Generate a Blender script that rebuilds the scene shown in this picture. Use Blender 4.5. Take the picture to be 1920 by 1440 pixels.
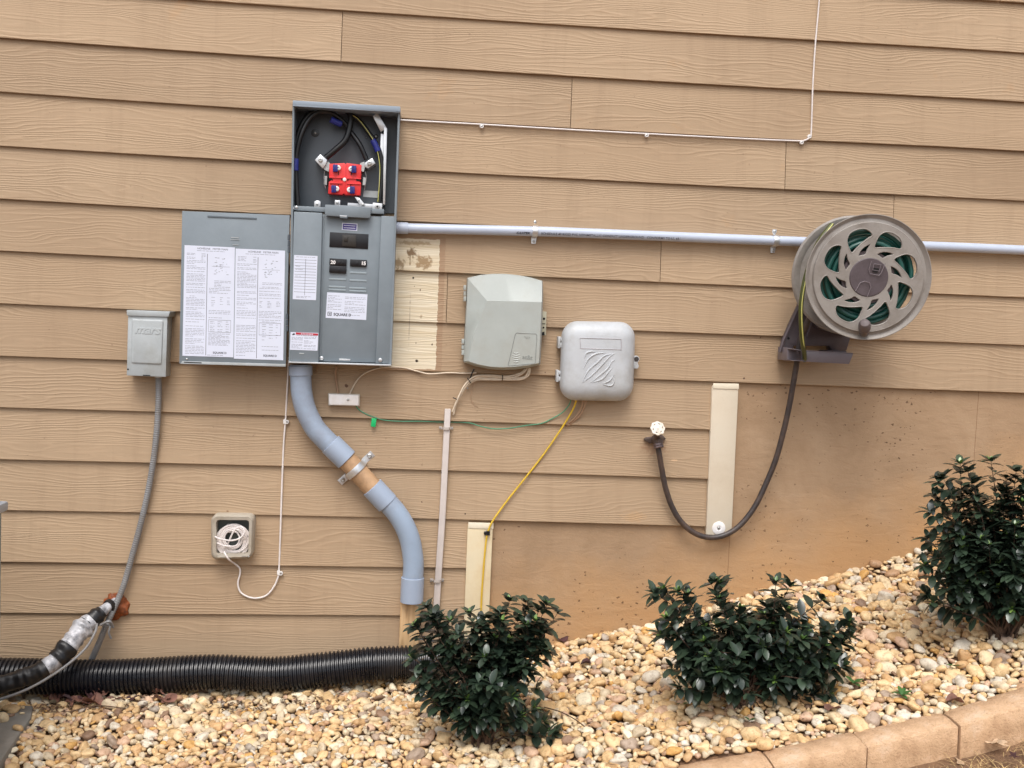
import bpy, bmesh, math, random
import numpy as np
from mathutils import Vector, Matrix
PI = math.pi
R = math.radians
sc = bpy.context.scene
for o in list(bpy.data.objects):
    bpy.data.objects.remove(o)

# ------------------------------------------------------------------ camera
# wall face is the plane y = 0, the yard lies at y < 0, z = 0 is the gravel at the left
F = 2000.0
YAW, PIT, ROL = 0.09251892, 0.06151252, 0.04014132
Z0 = 2.14
CAM = Vector((0, -3.799, -0.866 + Z0))
_fw = Vector((math.sin(YAW)*math.cos(PIT), math.cos(YAW)*math.cos(PIT), -math.sin(PIT)))
_rt = Vector((math.cos(YAW), -math.sin(YAW), 0))
_up = _rt.cross(_fw)
CR = math.cos(ROL)*_rt + math.sin(ROL)*_up
CU = -math.sin(ROL)*_rt + math.cos(ROL)*_up
cd = bpy.data.cameras.new('camera')
cam = bpy.data.objects.new('camera', cd)
sc.collection.objects.link(cam)
m3 = Matrix((CR, CU, -_fw)).transposed()
cam.matrix_world = Matrix.Translation(CAM) @ m3.to_4x4()
cd.sensor_width = 36
cd.lens = F/1920*36
cd.clip_end = 500
cd.clip_start = 0.05
sc.camera = cam

# ------------------------------------------------------------------ sky, sun, exposure
SUN_EL, SUN_AZ = R(58), R(192)      # azimuth clockwise from +y
w = bpy.data.worlds.new("World")
sc.world = w
w.use_nodes = True
nt = w.node_tree
bg = nt.nodes['Background']
sky = nt.nodes.new('ShaderNodeTexSky')
sky.sky_type = 'NISHITA'
sky.sun_disc = False
sky.sun_elevation = SUN_EL
sky.sun_rotation = SUN_AZ
sky.dust_density = 4.0
sky.air_density = 1.0
hs = nt.nodes.new('ShaderNodeHueSaturation')       # pale, thinly overcast sky
hs.inputs['Saturation'].default_value = 0.42
nt.links.new(sky.outputs[0], hs.inputs['Color'])
nt.links.new(hs.outputs[0], bg.inputs['Color'])
bg.inputs['Strength'].default_value = 0.15
sl = bpy.data.lights.new('sun', 'SUN')
sl.energy = 1.1
sl.angle = R(30)
sl.color = (1.0, 0.97, 0.93)
so = bpy.data.objects.new('sun', sl)
sc.collection.objects.link(so)
sdir = Vector((math.sin(SUN_AZ)*math.cos(SUN_EL), math.cos(SUN_AZ)*math.cos(SUN_EL), math.sin(SUN_EL)))
so.rotation_euler = sdir.to_track_quat('Z', 'Y').to_euler()
so.location = (0, -4, 6)
sc.view_settings.view_transform = 'Standard'
sc.view_settings.look = 'None'
sc.view_settings.gamma = 1
sc.view_settings.exposure = 0.50

# ------------------------------------------------------------------ geometry of the place
def ray(px, py):
    return _fw*F + CR*(px-960) - CU*(py-720)
def U(px, py, d=0.0):
    """point on the plane d metres out from the wall"""
    r = ray(px, py)
    return CAM + r*((-d - CAM.y)/r.y)
def S(px, d=0.0, py=720):           # metres per photo pixel at that depth
    return (U(px+1, py, d)-U(px, py, d)).length
def interp(x, xs, ys):
    return float(np.interp(x, xs, ys))

# ------------------------------------------------------------------ materials
def srgb(r, g, b):
    return tuple(((c/255)/12.92 if c/255 <= .04045 else ((c/255+.055)/1.055)**2.4) for c in (r, g, b)) + (1,)
def newmat(name):
    m = bpy.data.materials.new(name)
    m.use_nodes = True
    return m, m.node_tree, m.node_tree.nodes['Principled BSDF']
def N(nt, t, **kw):
    n = nt.nodes.new(t)
    for k, v in kw.items():
        if k in n.inputs.keys():
            n.inputs[k].default_value = v
        else:
            setattr(n, k, v)
    return n
def ramp(nt, stops, interp_='LINEAR'):
    n = nt.nodes.new('ShaderNodeValToRGB')
    e = n.color_ramp.elements
    while len(e) < len(stops):
        e.new(0.5)
    for i, (p, c) in enumerate(stops):
        e[i].position = p
        e[i].color = c if len(c) == 4 else tuple(c)+(1,)
    n.color_ramp.interpolation = interp_
    return n
def mix(nt, a, b, f, mode='MIX'):
    n = nt.nodes.new('ShaderNodeMix')
    n.data_type = 'RGBA'
    n.blend_type = mode
    for i, v in ((6, a), (7, b), (0, f)):
        if hasattr(v, 'is_output') or isinstance(v, bpy.types.NodeSocket):
            nt.links.new(v, n.inputs[i])
        else:
            n.inputs[i].default_value = v
    return n.outputs[2]
def mth(nt, op, a, b=0.0, c=None):
    n = nt.nodes.new('ShaderNodeMath')
    n.operation = op
    for i, v in enumerate((a, b) if c is None else (a, b, c)):
        if isinstance(v, bpy.types.NodeSocket):
            nt.links.new(v, n.inputs[i])
        else:
            n.inputs[i].default_value = v
    return n.outputs[0]
def plain(name, col, rough=.5, metal=0, var=.06, scale=14, bump=.02, bscale=160, spec=.5, dirt=None, dirts=6, coat=0):
    """paint / plastic / metal with gentle tone variation, fine bump, optional grime blotches"""
    m, nt, b = newmat(name)
    tc = N(nt, 'ShaderNodeTexCoord')
    n1 = N(nt, 'ShaderNodeTexNoise', Scale=scale, Detail=5.0, Roughness=.6)
    nt.links.new(tc.outputs['Object'], n1.inputs['Vector'])
    c0 = tuple(max(0, x*(1-var*1.6)) for x in col[:3])+(1,)
    c1 = tuple(min(1, x*(1+var)) for x in col[:3])+(1,)
    r = ramp(nt, [(.3, c0), (.7, c1)])
    nt.links.new(n1.outputs['Fac'], r.inputs[0])
    out = r.outputs[0]
    if dirt:
        n3 = N(nt, 'ShaderNodeTexNoise', Scale=dirts, Detail=7.0, Roughness=.7)
        nt.links.new(tc.outputs['Object'], n3.inputs['Vector'])
        r3 = ramp(nt, [(.45, (0, 0, 0, 1)), (.74, (1, 1, 1, 1))])
        nt.links.new(n3.outputs['Fac'], r3.inputs[0])
        out = mix(nt, out, dirt, r3.outputs[0])
    nt.links.new(out, b.inputs['Base Color'])
    b.inputs['Metallic'].default_value = metal
    b.inputs['Specular IOR Level'].default_value = spec
    b.inputs['Coat Weight'].default_value = coat
    mr = N(nt, 'ShaderNodeMapRange')
    mr.inputs['To Min'].default_value = max(.02, rough-.08)
    mr.inputs['To Max'].default_value = min(1, rough+.1)
    nt.links.new(n1.outputs['Fac'], mr.inputs['Value'])
    nt.links.new(mr.outputs[0], b.inputs['Roughness'])
    if bump:
        n2 = N(nt, 'ShaderNodeTexNoise', Scale=bscale, Detail=3.0)
        nt.links.new(tc.outputs['Object'], n2.inputs['Vector'])
        bp = N(nt, 'ShaderNodeBump', Strength=min(1, bump*10), Distance=.001)
        nt.links.new(n2.outputs['Fac'], bp.inputs['Height'])
        nt.links.new(bp.outputs[0], b.inputs['Normal'])
    return m

GP = plain('grey enamel', srgb(122, 132, 139), .38, var=.06, bump=.01)
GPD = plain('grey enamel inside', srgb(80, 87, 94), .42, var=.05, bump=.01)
GPL = plain('light grey enamel', srgb(172, 178, 180), .4, var=.04, bump=.012, dirt=srgb(150, 152, 148), dirts=9)
PVC = plain('blue grey pvc', srgb(152, 168, 188), .36, var=.04, bump=.008, scale=6, dirt=srgb(136, 140, 152), dirts=5)
PVCL = plain('pale grey pvc', srgb(184, 193, 210), .34, var=.04, bump=.008, scale=6)
TANP = plain('tan stained pvc', srgb(188, 152, 116), .5, var=.12, scale=22, dirt=srgb(150, 118, 88), dirts=14)
ZINC = plain('zinc plated steel', srgb(218, 220, 222), .33, .75, var=.12, scale=60, bump=.02)
STEEL = plain('dull steel', srgb(190, 190, 188), .4, 1.0, var=.15, scale=50)
ALU = plain('aluminium', srgb(214, 216, 218), .34, 0.7, var=.06, scale=40)
BLACKC = plain('black cable jacket', srgb(20, 21, 24), .35, var=.2, bump=.02)
BLACKP = plain('black plastic', srgb(20, 20, 25), .35, var=.2, bump=.01)
HOLE = plain('dark void', srgb(14, 13, 14), .8, var=.1, bump=0)
REDP = plain('red moulded plastic', srgb(226, 52, 54), .42, var=.08, bump=.01)
BLUEP = plain('blue plastic', srgb(38, 44, 120), .4, var=.1)
BLUET = plain('blue tape', srgb(34, 44, 130), .4, var=.1)
GREENW = plain('green wire', srgb(84, 142, 110), .42, var=.1)
GREENT = plain('bright green tag', srgb(20, 190, 110), .45, var=.06)
YELW = plain('yellow wire', srgb(212, 176, 50), .42, var=.08)
YELS = plain('yellow stripe', srgb(206, 204, 120), .45, var=.08)
CREAMW = plain('cream wire', srgb(216, 200, 178), .5, var=.1, scale=30)
TANW = plain('tan painted wire', srgb(166, 134, 106), .55, var=.1)
WHITEW = plain('white wire', srgb(228, 220, 216), .42, var=.04)
WHITEP = plain('white plastic', srgb(238, 236, 236), .4, var=.03, dirt=srgb(218, 212, 204), dirts=10)
PAPER = plain('label paper', srgb(212, 217, 232), .5, var=.02, bump=0)
INK = plain('ink', srgb(86, 86, 98), .7, bump=0)
INKB = plain('dark ink', srgb(36, 36, 44), .6, bump=0)
REDI = plain('red ink', srgb(176, 40, 54), .5, bump=0)
PURP = plain('purple label', srgb(56, 36, 128), .4, bump=0)
GLZ = plain('phone box plastic', srgb(168, 174, 170), .42, var=.03, bump=.015, dirt=srgb(160, 160, 152), dirts=5)
GLZD = plain('phone box plastic base', srgb(150, 155, 150), .45, var=.04)
WBX = plain('weathered white box', srgb(190, 194, 198), .42, var=.05, bump=.02, scale=9, dirt=srgb(166, 166, 164), dirts=7)
LBX = plain('beige lamp grey plastic', srgb(178, 170, 156), .45, var=.08, bump=.02, dirt=srgb(150, 138, 120), dirts=14)
INB = plain('box inside grey', srgb(92, 98, 94), .5, var=.1)
REELP = plain('taupe reel plastic', srgb(148, 142, 136), .42, var=.07, bump=.03, scale=8, dirt=srgb(122, 114, 106), dirts=11)
REELD = plain('dark plum plastic', srgb(88, 78, 82), .42, var=.08, bump=.03, dirt=srgb(70, 60, 62), dirts=12)
HOSEG = plain('green hose', srgb(30, 84, 76), .35, var=.14, scale=20)
HOSEO = plain('olive hose', srgb(70, 76, 30), .4, var=.1)
LEAD = plain('dark leader hose', srgb(58, 51, 50), .42, var=.12, bump=.03, scale=12, dirt=srgb(92, 74, 64), dirts=16)
BRONZE = plain('tarnished brass', srgb(96, 82, 76), .5, .35, var=.25, scale=60, bump=.06)
CORR = plain('black corrugated plastic', srgb(24, 25, 31), .27, var=.2, bump=.02, dirt=srgb(48, 44, 42), dirts=7)
TAPE = plain('black tape', srgb(26, 25, 27), .4, var=.2, bump=.08, bscale=60)
FOIL = plain('silver white wrap', srgb(206, 206, 210), .33, .05, var=.3, bump=.3, bscale=34, dirt=srgb(40, 38, 42), dirts=22)
FLEXM = plain('grey flexible conduit', srgb(132, 132, 133), .45, var=.1, dirt=srgb(120, 114, 108), dirts=20)
CREAMP = plain('cream trim paint', srgb(218, 207, 187), .5, var=.04, scale=5, bump=.03, bscale=60, dirt=srgb(206, 192, 170), dirts=5)
CREAMQ = plain('old trim paint', srgb(226, 212, 180), .55, var=.05, scale=8, bump=.05, bscale=60, dirt=srgb(212, 190, 150), dirts=8)
CHIP = plain('bare trim wood', srgb(228, 218, 196), .6, var=.06)
FOAM = plain('cured foam', srgb(150, 78, 34), .55, var=.5, scale=40, bump=.3, bscale=90, dirt=srgb(70, 34, 18), dirts=50)
CONC = plain('grey concrete', srgb(142, 138, 130), .85, var=.12, scale=9, bump=.3, bscale=180, dirt=srgb(122, 118, 110), dirts=5)
TWIG = plain('twig', srgb(92, 70, 54), .8, var=.3, scale=60, bump=.1)
STALK = plain('shrub bark', srgb(88, 68, 54), .8, var=.3, scale=80, bump=.2)
DRY = plain('dry leaf', srgb(122, 84, 70), .75, var=.35, scale=40, bump=.1)
DRYD = plain('dark purple leaf', srgb(74, 44, 44), .7, var=.35, scale=40, bump=.1)
DRYT = plain('pale oak leaf', srgb(186, 158, 128), .75, var=.25, scale=40, bump=.1)
SEEDG = plain('weed green', srgb(64, 104, 50), .5, var=.25, scale=60)

def wood_mat():
    m, nt, b = newmat('pine stake')
    tc = N(nt, 'ShaderNodeTexCoord')
    mp = N(nt, 'ShaderNodeMapping')
    mp.inputs['Scale'].default_value = (60, 60, 5)
    nt.links.new(tc.outputs['Object'], mp.inputs[0])
    n = N(nt, 'ShaderNodeTexNoise', Scale=1.0, Detail=4.0, Distortion=.8)
    nt.links.new(mp.outputs[0], n.inputs['Vector'])
    r = ramp(nt, [(.3, srgb(150, 112, 74)), (.5, srgb(200, 164, 120)), (.72, srgb(212, 180, 138))])
    nt.links.new(n.outputs['Fac'], r.inputs[0])
    nt.links.new(r.outputs[0], b.inputs['Base Color'])
    b.inputs['Roughness'].default_value = .7
    return m
WOOD = wood_mat()

def siding_mat():
    m, nt, b = newmat('painted cedar grain siding')
    L = nt.links
    geo = N(nt, 'ShaderNodeNewGeometry')
    at = N(nt, 'ShaderNodeAttribute')
    at.attribute_name = 'board'
    sep = N(nt, 'ShaderNodeSeparateXYZ')
    L.new(geo.outputs['Position'], sep.inputs[0])
    X, Z = sep.outputs[0], sep.outputs[2]
    bo = at.outputs['Fac']
    def nz(sx, sz, off, detail, dist=0.0, rough=.5):
        cx = N(nt, 'ShaderNodeCombineXYZ')
        L.new(mth(nt, 'MULTIPLY_ADD', X, sx, mth(nt, 'MULTIPLY', bo, 7.3+off)), cx.inputs[0])
        L.new(mth(nt, 'MULTIPLY', Z, sz), cx.inputs[2])
        L.new(mth(nt, 'MULTIPLY_ADD', bo, 3.1, off), cx.inputs[1])
        n = N(nt, 'ShaderNodeTexNoise', Scale=1.0, Detail=detail, Distortion=dist, Roughness=rough)
        L.new(cx.outputs[0], n.inputs['Vector'])
        return n.outputs['Fac']
    big = nz(1.5, 10.0, 1.7, 2.0, .2)
    small = nz(9.0, 30.0, 4.1, 2.0)
    ph = mth(nt, 'ADD', mth(nt, 'MULTIPLY', Z, 1/.0125), mth(nt, 'MULTIPLY', big, 13.0))
    ph = mth(nt, 'ADD', ph, mth(nt, 'MULTIPLY', small, 1.3))
    s = mth(nt, 'SINE', mth(nt, 'MULTIPLY', ph, 2*PI))
    s = mth(nt, 'MULTIPLY_ADD', s, .5, .5)
    s = mth(nt, 'POWER', s, 2.4)
    ph2 = mth(nt, 'ADD', mth(nt, 'MULTIPLY', Z, 1/.0062), mth(nt, 'MULTIPLY', big, 14.0))
    s2 = mth(nt, 'MULTIPLY_ADD', mth(nt, 'SINE', mth(nt, 'MULTIPLY', ph2, 2*PI)), .5, .5)
    # where the grain is strong and where it fades
    mask = ramp(nt, [(.36, (.12, .12, .12)), (.62, (1, 1, 1))])
    L.new(nz(1.6, 16.0, 8.8, 3.0), mask.inputs[0])
    mask2 = ramp(nt, [(.42, (0, 0, 0)), (.66, (1, 1, 1))])
    L.new(nz(1.2, 20.0, 12.8, 2.0), mask2.inputs[0])
    h = mth(nt, 'ADD', mth(nt, 'MULTIPLY', s, mask.outputs[0]), mth(nt, 'MULTIPLY', mth(nt, 'MULTIPLY', s2, mask2.outputs[0]), .45))
    fine = nz(60, 420, 3.3, 2.0)
    h = mth(nt, 'ADD', h, mth(nt, 'MULTIPLY', fine, .25))
    bp = N(nt, 'ShaderNodeBump', Strength=.8, Distance=.001)
    L.new(h, bp.inputs['Height'])
    L.new(bp.outputs[0], b.inputs['Normal'])
    # paint colour: slow drift, faint orange stains, grime
    c = ramp(nt, [(.3, srgb(163, 139, 112)), (.7, srgb(177, 153, 125))])
    L.new(nz(1.1, 1.6, 21.0, 5.0), c.inputs[0])
    st = ramp(nt, [(.66, (0, 0, 0)), (.82, (.55, .55, .55))])
    L.new(nz(5.0, 6.0, 30.0, 5.0, 0, .65), st.inputs[0])
    col = mix(nt, c.outputs[0], srgb(186, 142, 96), st.outputs[0])
    col = mix(nt, col, srgb(196, 166, 136), mth(nt, 'MULTIPLY', s, .13))
    tv = mth(nt, 'FRACT', mth(nt, 'MULTIPLY', bo, 3.77))
    tr = ramp(nt, [(0, (.955, .955, .96)), (1, (1.03, 1.025, 1.02))])
    L.new(tv, tr.inputs[0])
    col = mix(nt, col, tr.outputs[0], 1.0, 'MULTIPLY')
    dm = ramp(nt, [(.5, (0, 0, 0)), (.75, (.25, .25, .25))])
    L.new(nz(14, 1.3, 44.0, 6.0, .4, .7), dm.inputs[0])
    col = mix(nt, col, srgb(138, 114, 90), dm.outputs[0])
    dm2 = ramp(nt, [(.70, (0, 0, 0)), (.78, (.6, .6, .6))])
    L.new(nz(70, 90, 52.0, 3.0), dm2.inputs[0])
    col = mix(nt, col, srgb(122, 98, 76), dm2.outputs[0])
    # unpainted rectangle left by an older panel
    a = U(716, 560, 0); q = U(821, 560, 0); top = U(780, 446, 0); bot = U(780, 689, 0)
    en = nz(40, 90, 2.0, 4.0)
    def inside(x1, z0, z1):
        e = mth(nt, 'MULTIPLY_ADD', en, .012, X)
        f = mth(nt, 'LESS_THAN', e, x1+.006)
        f = mth(nt, 'MULTIPLY', f, mth(nt, 'GREATER_THAN', X, a.x))
        zz = mth(nt, 'MULTIPLY_ADD', en, .008, Z)
        f = mth(nt, 'MULTIPLY', f, mth(nt, 'LESS_THAN', zz, z1))
        return mth(nt, 'MULTIPLY', f, mth(nt, 'GREATER_THAN', zz, z0))
    border = inside(U(832, 560, 0).x, bot.z-.004, top.z+.008)
    bare = inside(q.x, bot.z, top.z)
    grain = ramp(nt, [(.25, srgb(206, 190, 160)), (.65, srgb(226, 216, 194))])
    L.new(nz(3.5, 70, 5.0, 4.0), grain.inputs[0])
    gc = mix(nt, grain.outputs[0], srgb(176, 152, 112), mth(nt, 'MULTIPLY', mth(nt, 'SUBTRACT', 1.0, s2), .3))
    col = mix(nt, col, srgb(150, 118, 92), mth(nt, 'MULTIPLY', border, mth(nt, 'MULTIPLY_ADD', en, 1.2, -.15)))
    col = mix(nt, col, gc, bare)
    def blot(px, py, rx, rz, colr, k=1.0):
        p = U(px, py, 0)
        dx = mth(nt, 'DIVIDE', mth(nt, 'SUBTRACT', X, p.x), rx)
        dz = mth(nt, 'DIVIDE', mth(nt, 'SUBTRACT', Z, p.z), rz)
        d = mth(nt, 'SQRT', mth(nt, 'ADD', mth(nt, 'MULTIPLY', dx, dx), mth(nt, 'MULTIPLY', dz, dz)))
        bn = nz(90, 90, px, 3.0)
        d = mth(nt, 'ADD', d, mth(nt, 'MULTIPLY_ADD', bn, 2.2, -1.1))
        rr = ramp(nt, [(.55, (k, k, k)), (1.0, (0, 0, 0))])
        L.new(d, rr.inputs[0])
        return rr.outputs[0], colr
    for bl in ((772, 475, .019, .018, srgb(112, 84, 52), .9), (769, 489, .003, .03, srgb(120, 92, 60), .8),
               (794, 491, .034, .026, srgb(138, 108, 70), .8), (748, 496, .024, .024, srgb(126, 100, 66), .75), (780, 456, .06, .008, srgb(150, 122, 84), .6),
               (768, 600, .0025, .10, srgb(150, 132, 112), .5), (790, 594, .006, .008, srgb(150, 126, 98), .6),
               (775, 521, .0035, .004, srgb(40, 30, 24), 1), (777, 537, .002, .004, srgb(90, 70, 54), 1),
               (788, 544, .002, .004, srgb(90, 70, 54), 1), (781, 677, .007, .005, srgb(46, 32, 24), 1),
               (780, 643, .002, .004, srgb(90, 70, 54), 1), (810, 646, .003, .004, srgb(80, 60, 44), 1),
               (650, 723, .008, .007, srgb(96, 66, 50), .9), (755, 940, .003, .003, srgb(90, 66, 50), 1),
               (791, 940, .003, .003, srgb(90, 66, 50), 1), (872, 962, .003, .003, srgb(50, 36, 30), 1),
               (1425, 633, .004, .004, srgb(84, 62, 50), 1), (1393, 709, .004, .004, srgb(84, 62, 50), 1),
               (1190, 1060, .05, .02, srgb(184, 144, 100), .25), (1187, 968, .05, .022, srgb(186, 146, 100), .3),
               (1262, 862, .016, .004, srgb(206, 172, 136), .7), (1228, 838, .05, .035, srgb(142, 108, 84), .55),
               (1021, 698, .003, .003, srgb(90, 66, 50), 1), (428, 957, .006, .003, srgb(120, 90, 66), .8)):
        f, cc = blot(*bl)
        col = mix(nt, col, cc, f)
    L.new(col, b.inputs['Base Color'])
    b.inputs['Roughness'].default_value = .62
    b.inputs['Specular IOR Level'].default_value = .3
    return m
SIDE = siding_mat()

def found_mat():
    m, nt, b = newmat('painted concrete foundation')
    L = nt.links
    geo = N(nt, 'ShaderNodeNewGeometry')
    sep = N(nt, 'ShaderNodeSeparateXYZ')
    L.new(geo.outputs['Position'], sep.inputs[0])
    def nz(scale, detail, rough=.55, vec=None, dist=0.0):
        n = N(nt, 'ShaderNodeTexNoise', Scale=scale, Detail=detail, Roughness=rough, Distortion=dist)
        L.new(vec or geo.outputs['Position'], n.inputs['Vector'])
        return n.outputs['Fac']
    c = ramp(nt, [(.3, srgb(150, 124, 97)), (.5, srgb(163, 136, 108)), (.7, srgb(174, 148, 120))])
    L.new(nz(3.2, 9, .68, None, .5), c.inputs[0])
    # red clay dust splashed up from the bed: strongest low on the wall, uneven
    base = U(1300, 1130, 0)
    hgt = mth(nt, 'SUBTRACT', sep.outputs[2], mth(nt, 'MULTIPLY_ADD', sep.outputs[0], .28, base.z-.28*base.x))
    hgt = mth(nt, 'ADD', hgt, mth(nt, 'MULTIPLY_ADD', nz(4, 6), .5, -.25))
    cl = ramp(nt, [(0.0, (.75, .75, .75)), (.30, (0, 0, 0))])
    L.new(hgt, cl.inputs[0])
    col = mix(nt, c.outputs[0], srgb(184, 144, 100), cl.outputs[0])
    # bug holes: small stretched pits in loose clusters
    mp = N(nt, 'ShaderNodeMapping')
    mp.inputs['Scale'].default_value = (56, 56, 80)
    L.new(geo.outputs['Position'], mp.inputs[0])
    wv = N(nt, 'ShaderNodeTexNoise', Scale=3.0, Detail=3.0)
    L.new(mp.outputs[0], wv.inputs['Vector'])
    vadd = N(nt, 'ShaderNodeVectorMath')
    vadd.operation = 'MULTIPLY_ADD'
    L.new(wv.outputs['Color'], vadd.inputs[0])
    vadd.inputs[1].default_value = (1.1, 1.1, 1.1)
    L.new(mp.outputs[0], vadd.inputs[2])
    vo = N(nt, 'ShaderNodeTexVoronoi', Scale=1.0)
    L.new(vadd.outputs[0], vo.inputs['Vector'])
    sepc = N(nt, 'ShaderNodeSeparateColor')
    L.new(vo.outputs['Color'], sepc.inputs[0])
    clus = ramp(nt, [(.38, (.02, .02, .02)), (.64, (.40, .40, .40))])
    L.new(nz(2.6, 3), clus.inputs[0])
    rad = mth(nt, 'MULTIPLY', clus.outputs[0], mth(nt, 'POWER', sepc.outputs[0], 2.3))
    pit = mth(nt, 'LESS_THAN', vo.outputs['Distance'], rad)
    col = mix(nt, col, srgb(70, 46, 34), mth(nt, 'MULTIPLY', pit, mth(nt, 'MULTIPLY_ADD', sepc.outputs[1], .65, .25)))
    # form seams
    for px, z0, z1 in ((1366, U(1366, 1100, 0).z, U(1368, 1010, 0).z), (1831, -9, U(1835, 742, 0).z)):
        p = U(px, (1050 if px < 1500 else 800), 0)
        e = mth(nt, 'ABSOLUTE', mth(nt, 'SUBTRACT', mth(nt, 'MULTIPLY_ADD', nz(9, 2), .006, sep.outputs[0]), p.x+.003))
        f = mth(nt, 'LESS_THAN', e, .0014)
        f = mth(nt, 'MULTIPLY', f, mth(nt, 'GREATER_THAN', sep.outputs[2], z0))
        col = mix(nt, col, srgb(126, 96, 72), mth(nt, 'MULTIPLY', f, .7))
    L.new(col, b.inputs['Base Color'])
    b.inputs['Roughness'].default_value = .75
    b.inputs['Specular IOR Level'].default_value = .25
    mp2 = N(nt, 'ShaderNodeMapping')
    mp2.inputs['Scale'].default_value = (1, 1, 2.6)
    L.new(geo.outputs['Position'], mp2.inputs[0])
    h = mth(nt, 'ADD', mth(nt, 'MULTIPLY', nz(9, 7, .6, mp2.outputs[0], .6), 2.0), mth(nt, 'MULTIPLY', nz(130, 3), .35))
    h = mth(nt, 'SUBTRACT', h, mth(nt, 'MULTIPLY', pit, 1.0))
    bp = N(nt, 'ShaderNodeBump', Strength=.4, Distance=.0045)
    L.new(h, bp.inputs['Height'])
    L.new(bp.outputs[0], b.inputs['Normal'])
    return m
FOUND = found_mat()

def pebble_mat():
    m, nt, b = newmat('river pebbles')
    L = nt.links
    at = N(nt, 'ShaderNodeAttribute')
    at.attribute_name = 'tone'
    tc = N(nt, 'ShaderNodeTexCoord')
    n = N(nt, 'ShaderNodeTexNoise', Scale=70.0, Detail=6.0, Roughness=.65)
    L.new(tc.outputs['Object'], n.inputs['Vector'])
    r = ramp(nt, [(.3, (.62, .56, .5)), (.5, (1, 1, 1)), (.75, (1.12, 1.1, 1.06))])
    L.new(n.outputs['Fac'], r.inputs[0])
    col = mix(nt, at.outputs['Color'], r.outputs[0], 1.0, 'MULTIPLY')
    n2 = N(nt, 'ShaderNodeTexNoise', Scale=420.0, Detail=3.0)
    L.new(tc.outputs['Object'], n2.inputs['Vector'])
    r2 = ramp(nt, [(.3, (.75, .7, .66)), (.42, (1, 1, 1))])
    L.new(n2.outputs['Fac'], r2.inputs[0])
    col = mix(nt, col, r2.outputs[0], .6, 'MULTIPLY')
    L.new(col, b.inputs['Base Color'])
    b.inputs['Roughness'].default_value = .55
    b.inputs['Specular IOR Level'].default_value = .35
    bp = N(nt, 'ShaderNodeBump', Strength=.35, Distance=.002)
    L.new(n.outputs['Fac'], bp.inputs['Height'])
    L.new(bp.outputs[0], b.inputs['Normal'])
    return m
PEB = pebble_mat()

def ground_mat():
    m, nt, b = newmat('soil and dead turf')
    L = nt.links
    tc = N(nt, 'ShaderNodeTexCoord')
    n = N(nt, 'ShaderNodeTexNoise', Scale=9.0, Detail=9.0, Roughness=.7)
    L.new(tc.outputs['Object'], n.inputs['Vector'])
    r = ramp(nt, [(.3, srgb(84, 62, 48)), (.55, srgb(130, 100, 74)), (.75, srgb(160, 130, 92))])
    L.new(n.outputs['Fac'], r.inputs[0])
    L.new(r.outputs[0], b.inputs['Base Color'])
    b.inputs['Roughness'].default_value = .95
    n2 = N(nt, 'ShaderNodeTexNoise', Scale=120.0, Detail=5.0)
    L.new(tc.outputs['Object'], n2.inputs['Vector'])
    bp = N(nt, 'ShaderNodeBump', Strength=.8, Distance=.01)
    L.new(n2.outputs['Fac'], bp.inputs['Height'])
    L.new(bp.outputs[0], b.inputs['Normal'])
    return m
SOIL = ground_mat()

def kerb_mat():
    m, nt, b = newmat('cast edging stone')
    L = nt.links
    tc = N(nt, 'ShaderNodeTexCoord')
    n = N(nt, 'ShaderNodeTexNoise', Scale=11.0, Detail=8.0, Roughness=.65)
    L.new(tc.outputs['Object'], n.inputs['Vector'])
    r = ramp(nt, [(.3, srgb(176, 140, 106)), (.5, srgb(208, 172, 136)), (.72, srgb(222, 198, 172))])
    L.new(n.outputs['Fac'], r.inputs[0])
    n3 = N(nt, 'ShaderNodeTexNoise', Scale=150.0, Detail=4.0, Roughness=.7)
    L.new(tc.outputs['Object'], n3.inputs['Vector'])
    r3 = ramp(nt, [(.32, (.62, .55, .5)), (.45, (1, 1, 1)), (.7, (1, 1, 1)), (.8, (1.15, 1.15, 1.15))])
    L.new(n3.outputs['Fac'], r3.inputs[0])
    col = mix(nt, r.outputs[0], r3.outputs[0], .7, 'MULTIPLY')
    L.new(col, b.inputs['Base Color'])
    b.inputs['Roughness'].default_value = .85
    bp = N(nt, 'ShaderNodeBump', Strength=.9, Distance=.005)
    L.new(n3.outputs['Fac'], bp.inputs['Height'])
    L.new(bp.outputs[0], b.inputs['Normal'])
    return m
KERB = kerb_mat()

def leaf_mat(name, c0, c1, rough=.3):
    m, nt, b = newmat(name)
    L = nt.links
    at = N(nt, 'ShaderNodeAttribute')
    at.attribute_name = 'tone'
    r = ramp(nt, [(.0, c0), (.5, c1), (.55, srgb(66, 98, 44)), (1.0, srgb(122, 150, 76))])
    L.new(at.outputs['Fac'], r.inputs[0])
    L.new(r.outputs[0], b.inputs['Base Color'])
    b.inputs['Roughness'].default_value = rough
    b.inputs['Specular IOR Level'].default_value = .75
    return m
LEAF = leaf_mat('glossy dark leaf', srgb(30, 42, 34), srgb(60, 76, 58), .3)
LEAFY = leaf_mat('young leaf', srgb(66, 98, 44), srgb(118, 146, 74), .38)

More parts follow.
